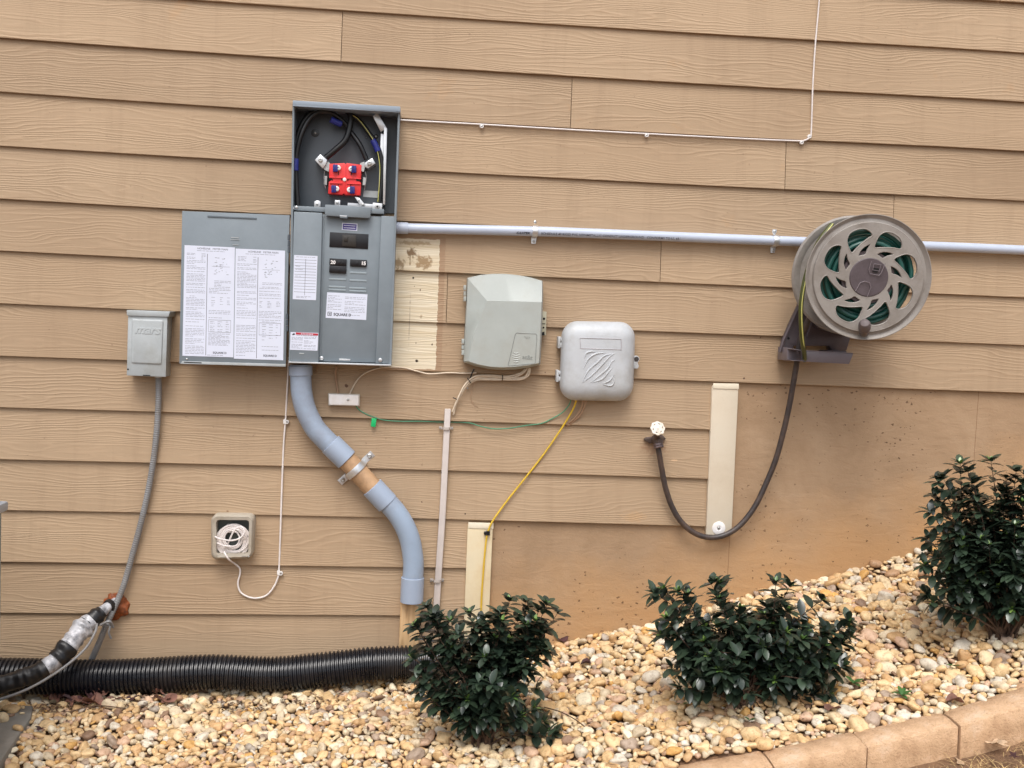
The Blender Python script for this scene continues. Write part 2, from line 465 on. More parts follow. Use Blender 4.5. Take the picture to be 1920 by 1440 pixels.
# ------------------------------------------------------------------ mesh helpers
WL = {}      # world location of every thing, for placing its parts
class MB:
    def __init__(s):
        s.v = []; s.f = []
    def add(s, v, f):
        n = len(s.v)
        s.v += [Vector(p) for p in v]
        s.f += [tuple(i+n for i in q) for q in f]
        return s
    def prism(s, front, back):
        """front / back: matching loops of world points, front seen counter-clockwise or clockwise alike"""
        n = len(front)
        s.add(list(front)+list(back), [tuple(range(n)), tuple(range(2*n-1, n-1, -1))] +
              [(i, i+n, (i+1) % n+n, (i+1) % n) for i in range(n)])
        return s
    def pp(s, pts, d1, d0):
        """outline in photo pixels at depth d1, extruded straight back to depth d0"""
        fr = [U(x, y, d1) for x, y in pts]
        bk = [Vector((p.x, -d0, p.z)) for p in fr]
        return s.prism(fr, bk)
    def loft(s, loops, cap0=True, cap1=True, closed=True):
        n = len(loops[0])
        base = len(s.v)
        for l in loops:
            s.v += [Vector(p) for p in l]
        for k in range(len(loops)-1):
            for i in range(n if closed else n-1):
                j = (i+1) % n
                s.f.append((base+k*n+i, base+k*n+j, base+(k+1)*n+j, base+(k+1)*n+i))
        if cap0: s.f.append(tuple(base+i for i in range(n-1, -1, -1)))
        if cap1: s.f.append(tuple(base+(len(loops)-1)*n+i for i in range(n)))
        return s
    def tube(s, pts, r, n=10, cap=True, closed=False, flat=1.0):
        pts = [Vector(p) for p in pts]
        m = len(pts)
        rr = r if isinstance(r, (list, tuple)) else [r]*m
        t0 = (pts[1]-pts[0]).normalized()
        ref = Vector((0, 1, 0)) if abs(t0.y) < .9 else Vector((1, 0, 0))
        nrm = (ref - t0*ref.dot(t0)).normalized()
        loops = []
        for i in range(m):
            if closed:
                t = (pts[(i+1) % m]-pts[i-1]).normalized()
            else:
                t = (pts[min(i+1, m-1)]-pts[max(i-1, 0)])
                t = t.normalized() if t.length > 1e-9 else t0
            nrm = nrm - t*nrm.dot(t)
            nrm.normalize()
            bn = t.cross(nrm)
            loops.append([pts[i]+(nrm*math.cos(2*PI*k/n)*flat+bn*math.sin(2*PI*k/n))*rr[i] for k in range(n)])
        if closed:
            loops.append(loops[0])
            return s.loft(loops, False, False)
        return s.loft(loops, cap, cap)
    def disc(s, c, axis, prof, n=24, a0=0.0):
        """surface of revolution; prof = [(radius, along axis)]"""
        axis = Vector(axis).normalized()
        ref = Vector((0, 0, 1)) if abs(axis.z) < .9 else Vector((1, 0, 0))
        e1 = (ref-axis*ref.dot(axis)).normalized()
        e2 = axis.cross(e1)
        c = Vector(c)
        return s.loft([[c+axis*h+(e1*math.cos(a0+2*PI*k/n)+e2*math.sin(a0+2*PI*k/n))*max(r, 1e-5) for k in range(n)] for r, h in prof])
    def box(s, c, ex, ey, ez):
        c, ex, ey, ez = Vector(c), Vector(ex), Vector(ey), Vector(ez)
        v = [c+ex*a+ey*b+ez*d for d in (-1, 1) for b in (-1, 1) for a in (-1, 1)]
        return s.add(v, [(0, 2, 3, 1), (4, 5, 7, 6), (0, 1, 5, 4), (2, 6, 7, 3), (0, 4, 6, 2), (1, 3, 7, 5)])
def finish(name, mb, mat, origin, bevel=0, seg=2, smooth=True, ang=38):
    me = bpy.data.meshes.new(name)
    me.from_pydata([tuple(v-origin) for v in mb.v], [], mb.f)
    bm = bmesh.new()
    bm.from_mesh(me)
    if bevel:
        bmesh.ops.remove_doubles(bm, verts=bm.verts, dist=1e-6)
    bmesh.ops.recalc_face_normals(bm, faces=bm.faces)
    if bevel:
        es = [e for e in bm.edges if len(e.link_faces) == 2 and e.calc_face_angle(0) > R(25)]
        bmesh.ops.bevel(bm, geom=es, offset=bevel, segments=seg, profile=.5, affect='EDGES', clamp_overlap=True)
    bm.to_mesh(me)
    bm.free()
    if smooth:
        me.shade_smooth()
        me.set_sharp_from_angle(angle=R(ang))
    me.materials.append(mat)
    o = bpy.data.objects.new(name, me)
    return o
def thing(name, label, cat, loc, group=None, kind=None):
    o = bpy.data.objects.new(name, None)
    sc.collection.objects.link(o)
    o.location = loc
    o.empty_display_size = .05
    WL[o] = Vector(loc)
    return tag(o, label, cat, group, kind)
def tag(o, label=None, cat=None, group=None, kind=None):
    if label: o['label'] = label
    if cat: o['category'] = cat
    if group: o['group'] = group
    if kind: o['kind'] = kind
    return o
SPLIT = {'screw', 'cover_screw', 'rail_screw', 'screw_washer', 'strap_screw', 'knockout', 'clip', 'ground_bar', 'slot', 'hole', 'cable_tie', 'loose_tie', 'bus_bracket'}
def pieces(mb):
    par = list(range(len(mb.v)))
    def find(i):
        while par[i] != i:
            par[i] = par[par[i]]; i = par[i]
        return i
    for f_ in mb.f:
        r0 = find(f_[0])
        for q_ in f_[1:]: par[find(q_)] = r0
    groups = {}
    for f_ in mb.f: groups.setdefault(find(f_[0]), []).append(f_)
    out = []
    for fs_ in groups.values():
        idx = {}; m_ = MB()
        for f_ in fs_:
            for q_ in f_:
                if q_ not in idx: idx[q_] = len(m_.v); m_.v.append(mb.v[q_])
            m_.f.append(tuple(idx[q_] for q_ in f_))
        out.append(m_)
    return out
def part(name, mb, mat, parent, label=None, **kw):
    if name in SPLIT:
        ps = pieces(mb)
        if len(ps) > 1:
            for p_ in ps: o = part1(name, p_, mat, parent, label, **kw)
            return o
    return part1(name, mb, mat, parent, label, **kw)
def part1(name, mb, mat, parent, label=None, **kw):
    org = WL[parent]
    o = finish(name, mb, mat, org, **kw)
    o.parent = parent
    sc.collection.objects.link(o)
    WL[o] = Vector(org)
    if parent.type == 'MESH' or parent.parent:
        pass
    if label: o['label'] = label
    return o
def solo(name, mb, mat, label, cat, group=None, kind=None, **kw):
    vs = mb.v
    lo = Vector((sum(p.x for p in vs)/len(vs), sum(p.y for p in vs)/len(vs), min(p.z for p in vs)))
    if kind == 'structure': lo = Vector((0, 0, 0))
    o = finish(name, mb, mat, lo, **kw)
    o.location = lo
    sc.collection.objects.link(o)
    WL[o] = lo
    return tag(o, label, cat, group, kind)
def cat_rom(P, n=8):
    P = [Vector(p) for p in P]
    Q = [P[0]*2-P[1]]+P+[P[-1]*2-P[-2]]
    out = []
    for i in range(1, len(Q)-2):
        for k in range(n):
            t = k/n
            a, b, c, d = Q[i-1], Q[i], Q[i+1], Q[i+2]
            out.append(.5*((2*b)+(c-a)*t+(2*a-5*b+4*c-d)*t*t+(3*b-a-3*c+d)*t*t*t))
    out.append(P[-1])
    return out
def path(pts, d=0.0, n=8):
    """smooth path through photo positions; each point (px, py) or (px, py, depth)"""
    return cat_rom([U(p[0], p[1], p[2] if len(p) > 2 else d) for p in pts], n)
def resample(P, step):
    P = [Vector(p) for p in P]
    L = [0]
    for a, b in zip(P, P[1:]):
        L.append(L[-1]+(b-a).length)
    n = max(2, int(L[-1]/step))
    out = []
    j = 0
    for i in range(n+1):
        t = L[-1]*i/n
        while j < len(L)-2 and L[j+1] < t: j += 1
        f = (t-L[j])/max(1e-9, L[j+1]-L[j])
        out.append(P[j].lerp(P[j+1], f))
    return out
def rrect(w, h, r, n=5):
    """rounded unit outline as (u, v) offsets from the centre"""
    out = []
    for cx, cy, a in ((w-r, h-r, 0), (-w+r, h-r, 90), (-w+r, -h+r, 180), (w-r, -h+r, 270)):
        for k in range(n+1):
            t = R(a+90*k/n)
            out.append((cx+r*math.cos(t), cy+r*math.sin(t)))
    return out
def quadmap(TL, TR, BR, BL):
    def f(u, v):       # u,v in 0..1, v down
        x = (1-u)*(1-v)*TL[0]+u*(1-v)*TR[0]+u*v*BR[0]+(1-u)*v*BL[0]
        y = (1-u)*(1-v)*TL[1]+u*(1-v)*TR[1]+u*v*BR[1]+(1-u)*v*BL[1]
        return x, y
    return f
def curve_mesh(splines, extrude=0.0, bevel=0.0, text=None, size=1.0, shear=0.0, bold=0.0, spacing=1.0):
    if text is None:
        cu = bpy.data.curves.new('tmp', 'CURVE')
        cu.dimensions = '2D'
        cu.fill_mode = 'BOTH'
        for pts in splines:
            sp = cu.splines.new('POLY')
            sp.points.add(len(pts)-1)
            for p, q in zip(sp.points, pts):
                p.co = (q[0], q[1], 0, 1)
            sp.use_cyclic_u = True
    else:
        cu = bpy.data.curves.new('tmp', 'FONT')
        cu.body = text
        cu.size = size
        cu.shear = shear
        cu.offset = bold
        cu.space_character = spacing
        cu.align_x = 'CENTER'
        cu.align_y = 'CENTER'
        cu.resolution_u = 3
    cu.extrude = extrude
    cu.bevel_depth = bevel
    cu.bevel_resolution = 1
    o = bpy.data.objects.new('tmp', cu)
    sc.collection.objects.link(o)
    dg = bpy.context.evaluated_depsgraph_get()
    me = bpy.data.meshes.new_from_object(o.evaluated_get(dg))
    v = [Vector(p.co) for p in me.vertices]
    f = [tuple(p.vertices) for p in me.polygons]
    bpy.data.objects.remove(o)
    bpy.data.curves.remove(cu)
    bpy.data.meshes.remove(me)
    return v, f
def frame_px(c, rgt, d):
    """matrix: local x along the wall towards photo point rgt, local y up the wall, local z out"""
    o = U(c[0], c[1], d)
    x = (U(rgt[0], rgt[1], d)-o).normalized()
    z = Vector((0, -1, 0))
    y = z.cross(x)
    return Matrix(((x.x, y.x, z.x, o.x), (x.y, y.y, z.y, o.y), (x.z, y.z, z.z, o.z), (0, 0, 0, 1)))
def text_mb(mb, s, c, rgt, d, size, **kw):
    v, f = curve_mesh(None, text=s, size=size, extrude=kw.pop('extrude', .00015), **kw)
    M = frame_px(c, rgt, d)
    return mb.add([M @ p for p in v], f)
def screw(mb, px, py, d, r=.005, h=.004):
    c = U(px, py, d)
    mb.disc(c, (0, -1, 0), [(r, 0), (r, h*.4), (r*.8, h*.8), (r*.35, h), (r*.3, h*.55)], 14)
    return mb

# ------------------------------------------------------------------ terrain
WB = [(-700, 1303), (0, 1294), (700, 1266), (950, 1230), (1070, 1206), (1230, 1160), (1450, 1112), (1640, 1062), (1735, 1036), (1920, 968), (2200, 890)]
wb = [U(x, y, 0) for x, y in WB]
TBX = [p.x for p in wb]+[6.0]; TBZ = [p.z for p in wb]+[wb[-1].z+.25*(6-wb[-1].x)]
KD = .9
KP = [(1261, 1436), (1428, 1406), (1598, 1370), (1765, 1331), (1920, 1283)]
kp = [U(x, y, KD) for x, y in KP]
ks = (kp[-1].z-kp[0].z)/(kp[-1].x-kp[0].x)
KX = [-30, -2.5, -1.0, kp[0].x-.6]+[p.x for p in kp]+[6.0]
zl = interp(-1, TBX, TBZ)-.06
KZ = [zl, zl, zl, min(kp[0].z-.1, zl+.02)]+[p.z for p in kp]+[kp[-1].z+ks*(6-kp[-1].x)]
def gz(x, d):
    a = sum(interp(x+k*.06, TBX, TBZ) for k in (-2, -1, 0, 1, 2))/5
    b = sum(interp(x+k*.08, KX, KZ) for k in (-2, -1, 0, 1, 2))/5
    t = min(1.35, max(0, d/KD))
    return a*(1-t)+b*t + .012*math.sin(x*5.1+d*4)+.008*math.sin(x*11-d*9)
def ghit(px, py):
    lo, hi = 0.0, 1.6
    for _ in range(40):
        m = (lo+hi)/2
        p = U(px, py, m)
        if p.z < gz(p.x, m): lo, hi = lo, m
        else: lo, hi = m, hi
        # nearer the camera the ray is higher above the ground
    p = U(px, py, m)
    return p, m
# on the ray, small d (far) is lowest: if point is below ground the hit is nearer the camera
def ghit(px, py):
    lo, hi = 0.0, 1.6
    for _ in range(40):
        m = (lo+hi)/2
        p = U(px, py, m)
        if p.z < gz(p.x, m): lo = m
        else: hi = m
    return U(px, py, hi), hi
def kerbd(x):      # distance of the bed's front edge from the wall
    return KD + max(0, (kp[0].x-.25-x))*.35

print('kerb slope', ks, 'z wall/kerb at 1765:', interp(kp[3].x, TBX, TBZ), kp[3].z, 'left wall z', interp(-1.5, TBX, TBZ))

xs = sorted(set([-60, -30, -15, -8, -5, 5.5, 8, 15, 30, 60] + [round(-3.6+.09*i, 3) for i in range(90)]))
ds = [-.4, -.05, 0, .15, .3, .45, .6, .75, .9, 1.02, 1.06, 1.2, 1.5, 2, 3, 4, 6, 10, 20, 40, 80]
g = MB()
gv = []
for x in xs:
    kd = kerbd(max(-4, min(4, x)))
    for i, d in enumerate(ds):
        dd = d
        if d > .75: dd = d-KD+kd
        xx = max(-3.6, min(4.4, x))
        if d <= .9:
            z = gz(xx, max(0, min(d, .9)))-.016
        else:
            low = gz(xx, .9)-.10
            if kd > KD+.05 and d < 1.05: low = gz(xx, .9)-.06
            far = -.35
            t = min(1, max(0, (d-1.06)/3))
            z = low*(1-t)+far*t
        if d < 0: z = -.5
        gv.append((x, -dd, z))
nd = len(ds)
g.add(gv, [(i*nd+j, (i+1)*nd+j, (i+1)*nd+j+1, i*nd+j+1) for i in range(len(xs)-1) for j in range(nd-1)])
solo('ground', g, SOIL, 'brown soil and dead turf under and beyond the pebble bed', 'ground', kind='structure')

# ------------------------------------------------------------------ house wall
LL = {0: [(0,71.5),(200,83.7),(860,129.8),(1260,154),(1720,180),(1920,188.8)],
1: [(0,172.7),(200,184.4),(860,228.6),(1260,250),(1720,273),(1920,281)],
2: [(0,274.4),(200,284.2),(860,324.2),(1260,344.4),(1720,367),(1920,375)],
3: [(0,373.7),(200,383),(860,420),(1720,459),(1920,466)],
4: [(0,471),(200,479.3),(860,511.6),(1240,529.5),(1720,550.6),(1920,556)],
5: [(0,569.3),(200,577.6),(1190,620),(1720,640),(1920,646)],
6: [(0,668),(200,673.5),(1200,711.6),(1480,719.4),(1720,730.6),(1920,737)],
7: [(0,764.2),(200,769.6),(1100,798),(1330,805.7)],
8: [(0,861.5),(200,866),(1100,890.4),(1330,898)],
9: [(0,957),(200,960),(1100,981),(1330,987.6)],
10: [(0,1053.8),(200,1056),(830,1064.8)],
11: [(0,1149.6),(200,1150.6),(750,1154.7)],
-1: [(0,-27),(860,33.4),(1260,59),(1720,86.2),(1920,97)]}
LIPD = .016
fit = {}
for k, ps in LL.items():
    W_ = [U(x, y, LIPD) for x, y in ps]
    deg = 2 if len(ps) > 3 else 1
    fit[k] = np.polyfit([p.x for p in W_], [p.z for p in W_], deg)
def lapz(k, x):
    x = max(-1.9, min(1.9, x))
    if k in fit: return float(np.polyval(fit[k], x))
    if k > 11: return float(np.polyval(fit[11], x))-(k-11)*.1778
    return float(np.polyval(fit[-1], x))+(-1-k)*.1778
house = thing('house_wall', 'tan clapboard side wall of the house standing on its painted foundation', 'wall', (0, 0, 0))
XL, XR = -4.5, 5.5
joints = {0: [641], 1: [1071], 2: [1472], 3: [1675], 4: [1238], 5: [838]}
ymid = {0: 70, 1: 190, 2: 310, 3: 400, 4: 495, 5: 560}
xtrimA = U(1331, 860, .015).x      # siding ends at the tall cream trim
xtrimB = U(877, 1060, .015).x
rnd = random.Random(4)
sd = MB(); tones = []
for k in range(-14, 13):
    xr = XR
    if 7 <= k <= 9: xr = xtrimA
    if k >= 10: xr = xtrimB
    cuts = [XL]
    for px in joints.get(k, []):
        cuts.append(U(px, ymid[k], .006).x)
    if k < 0 or k > 5:
        c = XL + rnd.uniform(.5, 1.2)
        if k < -1:
            while c < xr-1:
                c += rnd.uniform(2.4, 3.6)
                if c < xr-.5: cuts.append(c)
    cuts.append(xr)
    for a, b in zip(cuts, cuts[1:]):
        a2 = a+(.0012 if a != XL else 0); b2 = b-(.0012 if b != xr else 0)
        n = max(2, int((b2-a2)/.15))
        jx = rnd.uniform(-.0012, .0012)
        rows = []
        base = len(sd.v)
        for i in range(n+1):
            x = a2+(b2-a2)*i/n
            zb = lapz(k, x); zt = lapz(k-1, x)+.017
            wob = .0008*math.sin(x*3+k*2.1)
            dl = LIPD+jx+wob
            sd.v += [Vector((x, -.0002, zb+.019)), Vector((x, -dl+.0085, zb+.018)), Vector((x, -dl+.0085, zb+.0006)), Vector((x, -dl+.0015, zb)), Vector((x, -dl, zb+.0015)), Vector((x, -.0015-(dl-.0015)*.07, zt))]
            tones += [0.0]*6
        tv = rnd.uniform(0, 10)
        for q in range(base, len(sd.v)): tones[q] = tv
        for i in range(n):
            for j in range(5):
                p = base+i*6+j
                sd.f.append((p, p+6, p+7, p+1))
        sd.f.append(tuple(base+j for j in range(6)))
        p = base+n*6
        sd.f.append(tuple(p+5-j for j in range(6)))
so_ = part('siding', sd, SIDE, house, smooth=False)
att = so_.data.attributes.new('board', 'FLOAT', 'POINT')
att.data.foreach_set('value', np.array(tones, dtype=np.float32))
# solid wall behind, recessed
mb = MB()
mb.box(((XL+XR)/2, .15, 2.5), ((XR-XL)/2, 0, 0), (0, .148, 0), (0, 0, 3.4))
part('foundation', mb, FOUND, house)
# cream trim boards
mb = MB()
mb.pp([(1338, 723), (1386, 724), (1384.5, 729), (1371.5, 1004), (1324, 1003), (1336, 727)], .024, 0)
tb = part('trim_board', mb, CREAMP, house, 'tall cream trim board ending the siding below the hose reel', bevel=.0015)
mb = MB()
mb.pp([(1337.5, 718.5), (1385.5, 719.5), (1385.8, 730), (1337, 728.5)], .027, .0243)
part('chipped_end', mb, CHIP, tb, bevel=.001)
mb = MB()
c = U(1347.5, 990, .024)
mb.disc(c, (0, -1, 0), [(.0245, 0), (.0245, .002), (.020, .004), (.010, .0045), (.0095, .003), (.006, .003)], 32)
ws = part('washer', mb, WHITEP, tb)
mb = MB(); screw(mb, 1347.5, 990, .026, .006, .004)
part('screw', mb, STEEL, ws)
mb = MB()
mb.pp([(878.5, 980.5), (925, 982), (923.5, 1000), (914, 1225), (868, 1225), (876.5, 1000)], .022, 0)
tb = part('trim_board', mb, CREAMQ, house, 'short cream trim board with the yellow wire stapled to it', bevel=.0015)
mb = MB()
mb.pp([(878.3, 979.5), (925.5, 981), (925, 992), (878, 990.5)], .0245, .0223)
part('chipped_end', mb, CHIP, tb, bevel=.001)

# pine stake below the big conduit
mb = MB()
mb.pp([(751, 1128), (790, 1128), (783, 1230), (747, 1232)], .05, .014)
solo('wooden_stake', mb, WOOD, 'bare pine board standing behind the pipe end below the large grey conduit', 'stake', bevel=.002)

# ------------------------------------------------------------------ meter and breaker panel
O = U(640, 684, .13)
pan = thing('electrical_panel', 'open grey meter and breaker panel mounted on the siding', 'electrical panel', (O.x, 0, O.z))
D1 = .125
# enclosure: tray with thin walls; upper part open
def wall_strip(mb, a, b, d1, d0, t=2.2, nx=0, ny=0):
    pts = [a, b, (b[0]+nx, b[1]+ny), (a[0]+nx, a[1]+ny)]
    mb.pp(pts, d1, d0)
enc = MB()
enc.pp([(548.5, 196), (552, 196), (546, 681), (541.5, 681)], D1, .0)       # left side
enc.pp([(746.5, 208), (750, 208), (733.5, 685), (729, 685)], D1, .0)       # right side
enc.pp([(541.5, 677.5), (733.5, 682.5), (733.5, 686), (541.5, 681)], D1+.001, .0)   # floor
part('enclosure', enc, GP, pan)
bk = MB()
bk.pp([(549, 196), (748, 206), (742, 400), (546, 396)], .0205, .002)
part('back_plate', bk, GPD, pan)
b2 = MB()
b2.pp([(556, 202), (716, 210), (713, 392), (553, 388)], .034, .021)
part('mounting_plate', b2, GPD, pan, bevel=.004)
hd = MB()
hd.pp([(549, 188), (750.5, 199.5), (751, 210.5), (548.5, 197)], .142, .0)
hd.pp([(549, 196), (750, 208), (750, 211), (549, 199)], .142, .136)
part('rain_hood', hd, plain('hood enamel', srgb(140, 152, 164), .35, var=.03, bump=.01), pan, bevel=.0015)
# right-hand bright bus strip
mb = MB()
mb.pp([(714, 250), (721.5, 252), (716, 380), (709, 378)], .07, .03)
part('bus_strip', mb, ALU, pan, bevel=.001)
mb = MB()
mb.pp([(699, 218), (707, 210), (725, 240), (714, 247)], .085, .07)
mb.pp([(720, 238), (726, 240), (722, 384), (718, 383)], .088, .03)
part('bus_bracket', mb, ALU, pan, bevel=.001)
# meter socket
ms = MB()
ms.pp([(617.5, 307), (646, 305.5), (648, 308), (650, 305.5), (678, 309), (676.5, 335), (675, 336), (675, 341), (677, 343), (675.5, 366), (646, 365), (644, 362), (642, 365), (615, 363), (616.5, 341), (620, 339), (620, 335), (617, 332)], .075, .034)
sk = part('meter_socket', ms, REDP, pan, bevel=.0012)
rb = MB()
for q in ([(617, 331), (645, 332), (645, 334.5), (617, 333.5)], [(651, 333), (677, 334), (677, 336), (651, 335)],
          [(618, 342), (642, 342.5), (642, 344.5), (618, 344)], [(650, 343), (676, 344), (676, 346), (650, 345)]):
    rb.pp(q, .079, .0752)
rb.pp([(644, 308), (649, 308), (647, 363), (642, 363)], .077, .0752)
part('rib', rb, REDP, sk, bevel=.0006)
vd = MB()
for q in ([(617, 334), (624, 335), (624, 338), (617, 337)], [(668, 336), (675, 337), (675, 340), (668, 339)],
          [(634, 322), (635.5, 322), (635.2, 328), (633.7, 328)], [(658, 323), (659.5, 323), (659, 329), (657.6, 329)],
          [(633.6, 345), (635, 345), (634.6, 351), (633.2, 351)], [(657, 345), (658.4, 345), (658, 351), (656.6, 351)],
          [(640, 333), (642, 333), (642, 338), (640, 338)], [(651, 334), (653, 334), (653, 339), (651, 339)], [(643, 327), (648.5, 327.3), (648.5, 328.6), (643, 328.3)]):
    vd.pp(q, .0765, .0752)
part('slot', vd, HOLE, sk)
for jx_, jy_, s_ in ((629, 315, 1), (664, 317, -1), (626, 354, 1), (661, 356, -1)):
    a = MB()
    a.pp([(jx_-5, jy_-6.5), (jx_+4, jy_-6.5), (jx_+4, jy_+6.5), (jx_-5, jy_+6.5)], .088, .0752)
    a.pp([(jx_-3.5, jy_-7), (jx_-1.2, jy_-7), (jx_-1.2, jy_+7), (jx_-3.5, jy_+7)], .091, .0882)
    jw = part('meter_jaw', a, BLUEP, sk, bevel=.0008)
    a = MB()
    a.disc(U(jx_+5.5*s_, jy_, .0755), (0, -1, 0), [(.0088, 0), (.0088, .007), (.006, .009), (.0034, .009), (.003, .006)], 16)
    part('contact', a, WHITEP, jw)
mb = MB(); mb.disc(U(646, 336.5, .077), (0, -1, 0), [(.006, 0), (.006, .003), (.002, .004)], 14)
part('rivet', mb, WHITEP, sk)
# lugs
for pts, sx, sy in (([(590, 300), (600.5, 289), (613.5, 300), (610, 310), (605, 316)], 601, 300), ([(684, 305), (698, 296), (704, 306), (690, 316), (683, 312)], 693, 306)):
    a = MB(); a.pp(pts, .083, .036)
    lg = part('cable_lug', a, ALU, pan, bevel=.0015)
    a = MB(); a.disc(U(sx, sy, .083), (0, -1, 0), [(.0085, 0), (.0085, .003), (.006, .004), (.004, .004), (.0035, .001)], 18)
    part('lug_screw', a, STEEL, lg)
a = MB()
a.pp([(605, 312), (615, 303), (619, 306), (616, 322), (608, 318)], .07, .036)
a.pp([(675, 306), (683, 303), (685, 311), (682, 322), (676, 320)], .07, .036)
a.pp([(608, 330), (613.5, 330), (612.5, 347), (607, 345)], .06, .036)
a.pp([(681, 332), (686, 333), (685.5, 347), (680, 347)], .06, .036)
a.tube(path([(609, 320), (607.5, 330), (608.5, 345), (610.5, 353)], .066), .0012, 6)
a.tube(path([(685, 322), (687, 334), (685, 346), (683.5, 356)], .066), .0012, 6)
part('clip', a, STEEL, pan)
# loose tabs along the middle rail
a = MB()
a.pp([(589, 378), (593, 376), (597, 376), (601, 378), (601, 388), (589, 388)], .04, .034)
a.pp([(628, 375), (638, 375.5), (637.5, 385), (627.5, 384)], .075, .036)
a.pp([(652, 380), (700, 383), (700, 391), (651, 388)], .05, .036)
a.pp([(665, 369), (674, 371), (685, 384), (681, 389), (676, 386)], .075, .06)
part('ground_bar', a, ALU, pan, bevel=.0008)
a = MB(); a.pp([(699, 380), (717, 381.5), (716, 394), (698, 393)], .095, .04)
nb = part('neutral_lug', a, ALU, pan, bevel=.001)
a = MB(); a.disc(U(707.5, 387.5, .095), (0, -1, 0), [(.0085, 0), (.0085, .002), (.006, .003), (.0035, .003), (.003, .0)], 18)
part('lug_screw', a, STEEL, nb)
a = MB(); screw(a, 594.5, 383, .04, .004); screw(a, 632.5, 380, .075, .005); screw(a, 673, 376, .075, .003); screw(a, 680.5, 384, .075, .005)
screw(a, 591, 249.5, .034, .004); screw(a, 705, 256, .034, .004); screw(a, 687, 258, .034, .002)
part('screw', a, STEEL, pan)
a = MB()
a.disc(U(591, 249.5, .034), (0, -1, 0), [(.014, 0), (.014, .0012), (.008, .002)], 20)
a.disc(U(705, 256, .034), (0, -1, 0), [(.008, 0), (.008, .0012), (.006, .002)], 20)
part('screw_washer', a, BLACKP, pan)
a = MB(); a.pp([(682, 357), (710, 358.5), (708, 371), (681, 369)], .0355, .0343)
lb = part('inside_label', a, GPL, pan)
# cables
def cab(pts, r, mat, n=12, name='cable', lab=None):
    a = MB(); a.tube(path(pts), r, n)
    return part(name, a, mat, pan, lab)
cab([(553, 398, .05), (553, 340, .055), (553, 300, .06), (557, 260, .06), (570, 228, .06), (592, 208, .06), (630, 203, .055), (655, 212, .06), (656, 235, .065), (648, 262, .07), (630, 280, .072), (611, 296, .07)], .0105, BLACKC)
cab([(559, 398, .09), (555, 330, .09), (556, 290, .09), (566, 250, .09), (585, 218, .085), (612, 209, .08), (640, 225, .07), (656, 245, .06), (675, 272, .07), (687, 299, .07)], .0085, BLACKC)
g1 = cab([(652, 213, .055), (672, 225, .06), (692, 250, .065), (708, 275, .07), (716, 305, .07), (716, 340, .07), (711, 380, .07)], .0085, BLACKC)
a = MB(); a.tube(path([(652, 212, .064), (671, 223, .07), (690, 247, .076), (704, 272, .08), (711.5, 305, .08), (711.5, 340, .08), (708.5, 378, .08)]), .0012, 6)
part('stripe', a, YELS, g1)
for pts in ([(620, 224, .09), (630, 229, .084), (640, 233, .078)], [(699, 263, .071), (704, 272, .072), (709, 284, .072)], [(554, 320, .095), (554, 310, .095), (554.5, 298, .094)]):
    a = MB(); a.tube(path(pts), .0108, 12); part('blue_tape', a, BLUET, pan)
# latch rail and bracket between the halves
a = MB(); a.pp([(548, 385.5), (608, 388.5), (720, 392), (720, 401), (608, 397.5), (548, 394)], .118, .05)
part('rail', a, GP, pan, bevel=.001)
a = MB()
a.pp([(609.5, 383.5), (658, 385.5), (695, 389), (696, 391), (694, 407), (692, 409), (612, 404.5), (609, 402)], .14, .119)
a.pp([(636, 403), (652, 404), (651, 409.5), (637, 408.5)], .143, .12)
lt = part('latch', a, GP, pan, bevel=.0015)
a = MB(); a.pp([(637, 403.5), (650, 404.2), (650, 406.2), (637, 405.4)], .1436, .1431); part('latch_tab', a, ALU, lt)
a = MB(); screw(a, 556, 388.5, .118, .0055); screw(a, 549.5, 391, .118, .004); part('rail_screw', a, ALU, pan)
# lower half: fixed cover with recessed dead front
a = MB()
a.pp([(551, 396.5), (604.5, 399), (597, 679.5), (543.5, 677)], .129, .08)
lc = part('side_cover', a, GP, pan, bevel=.0025)
a = MB()
a.pp([(604.5, 401), (716, 406), (706.5, 680), (597.5, 677.5)], .112, .08)
a.pp([(605, 401), (609, 401.3), (601.5, 676), (597.5, 676)], .114, .1122)
df = part('dead_front', a, GP, pan, bevel=.002)
a = MB()
a.pp([(714.5, 404.5), (740, 405.8), (730.5, 682), (704, 681)], .126, .08)
part('side_cover', a, GP, pan, bevel=.003)
a = MB()
a.pp([(541, 677.8), (733, 683.5), (733, 686.5), (541, 680.5)], .137, .1262)
part('sill_flange', a, ALU, pan, bevel=.0008)
a = MB(); screw(a, 603, 671.5, .113, .0075, .006); screw(a, 713, 675, .127, .0075, .006); part('cover_screw', a, ALU, pan)
a = MB(); a.pp([(636, 672.5), (657, 673.3), (656.5, 676.5), (635.5, 675.7)], .1135, .1122); part('cover_tab', a, ALU, df, bevel=.0006)
a = MB(); a.pp([(561, 661.5), (570, 662), (570, 663.8), (561, 663.3)], .1305, .1292); part('cover_slot', a, GPL, lc)
a = MB()
a.pp([(618.5, 435), (691, 439), (690, 467), (617.5, 463)], .1145, .1122)
mbk = part('main_breaker', a, BLACKP, df, bevel=.001)
a = MB(); a.pp([(642, 440), (668, 441.5), (667.4, 463), (641.2, 461.5)], .1175, .1147); a.pp([(645, 443), (652, 443.4), (651.6, 452), (644.6, 451.6)], .122, .1177)
part('toggle', a, plain('brown black bakelite', srgb(46, 42, 38), .4), mbk, bevel=.001)
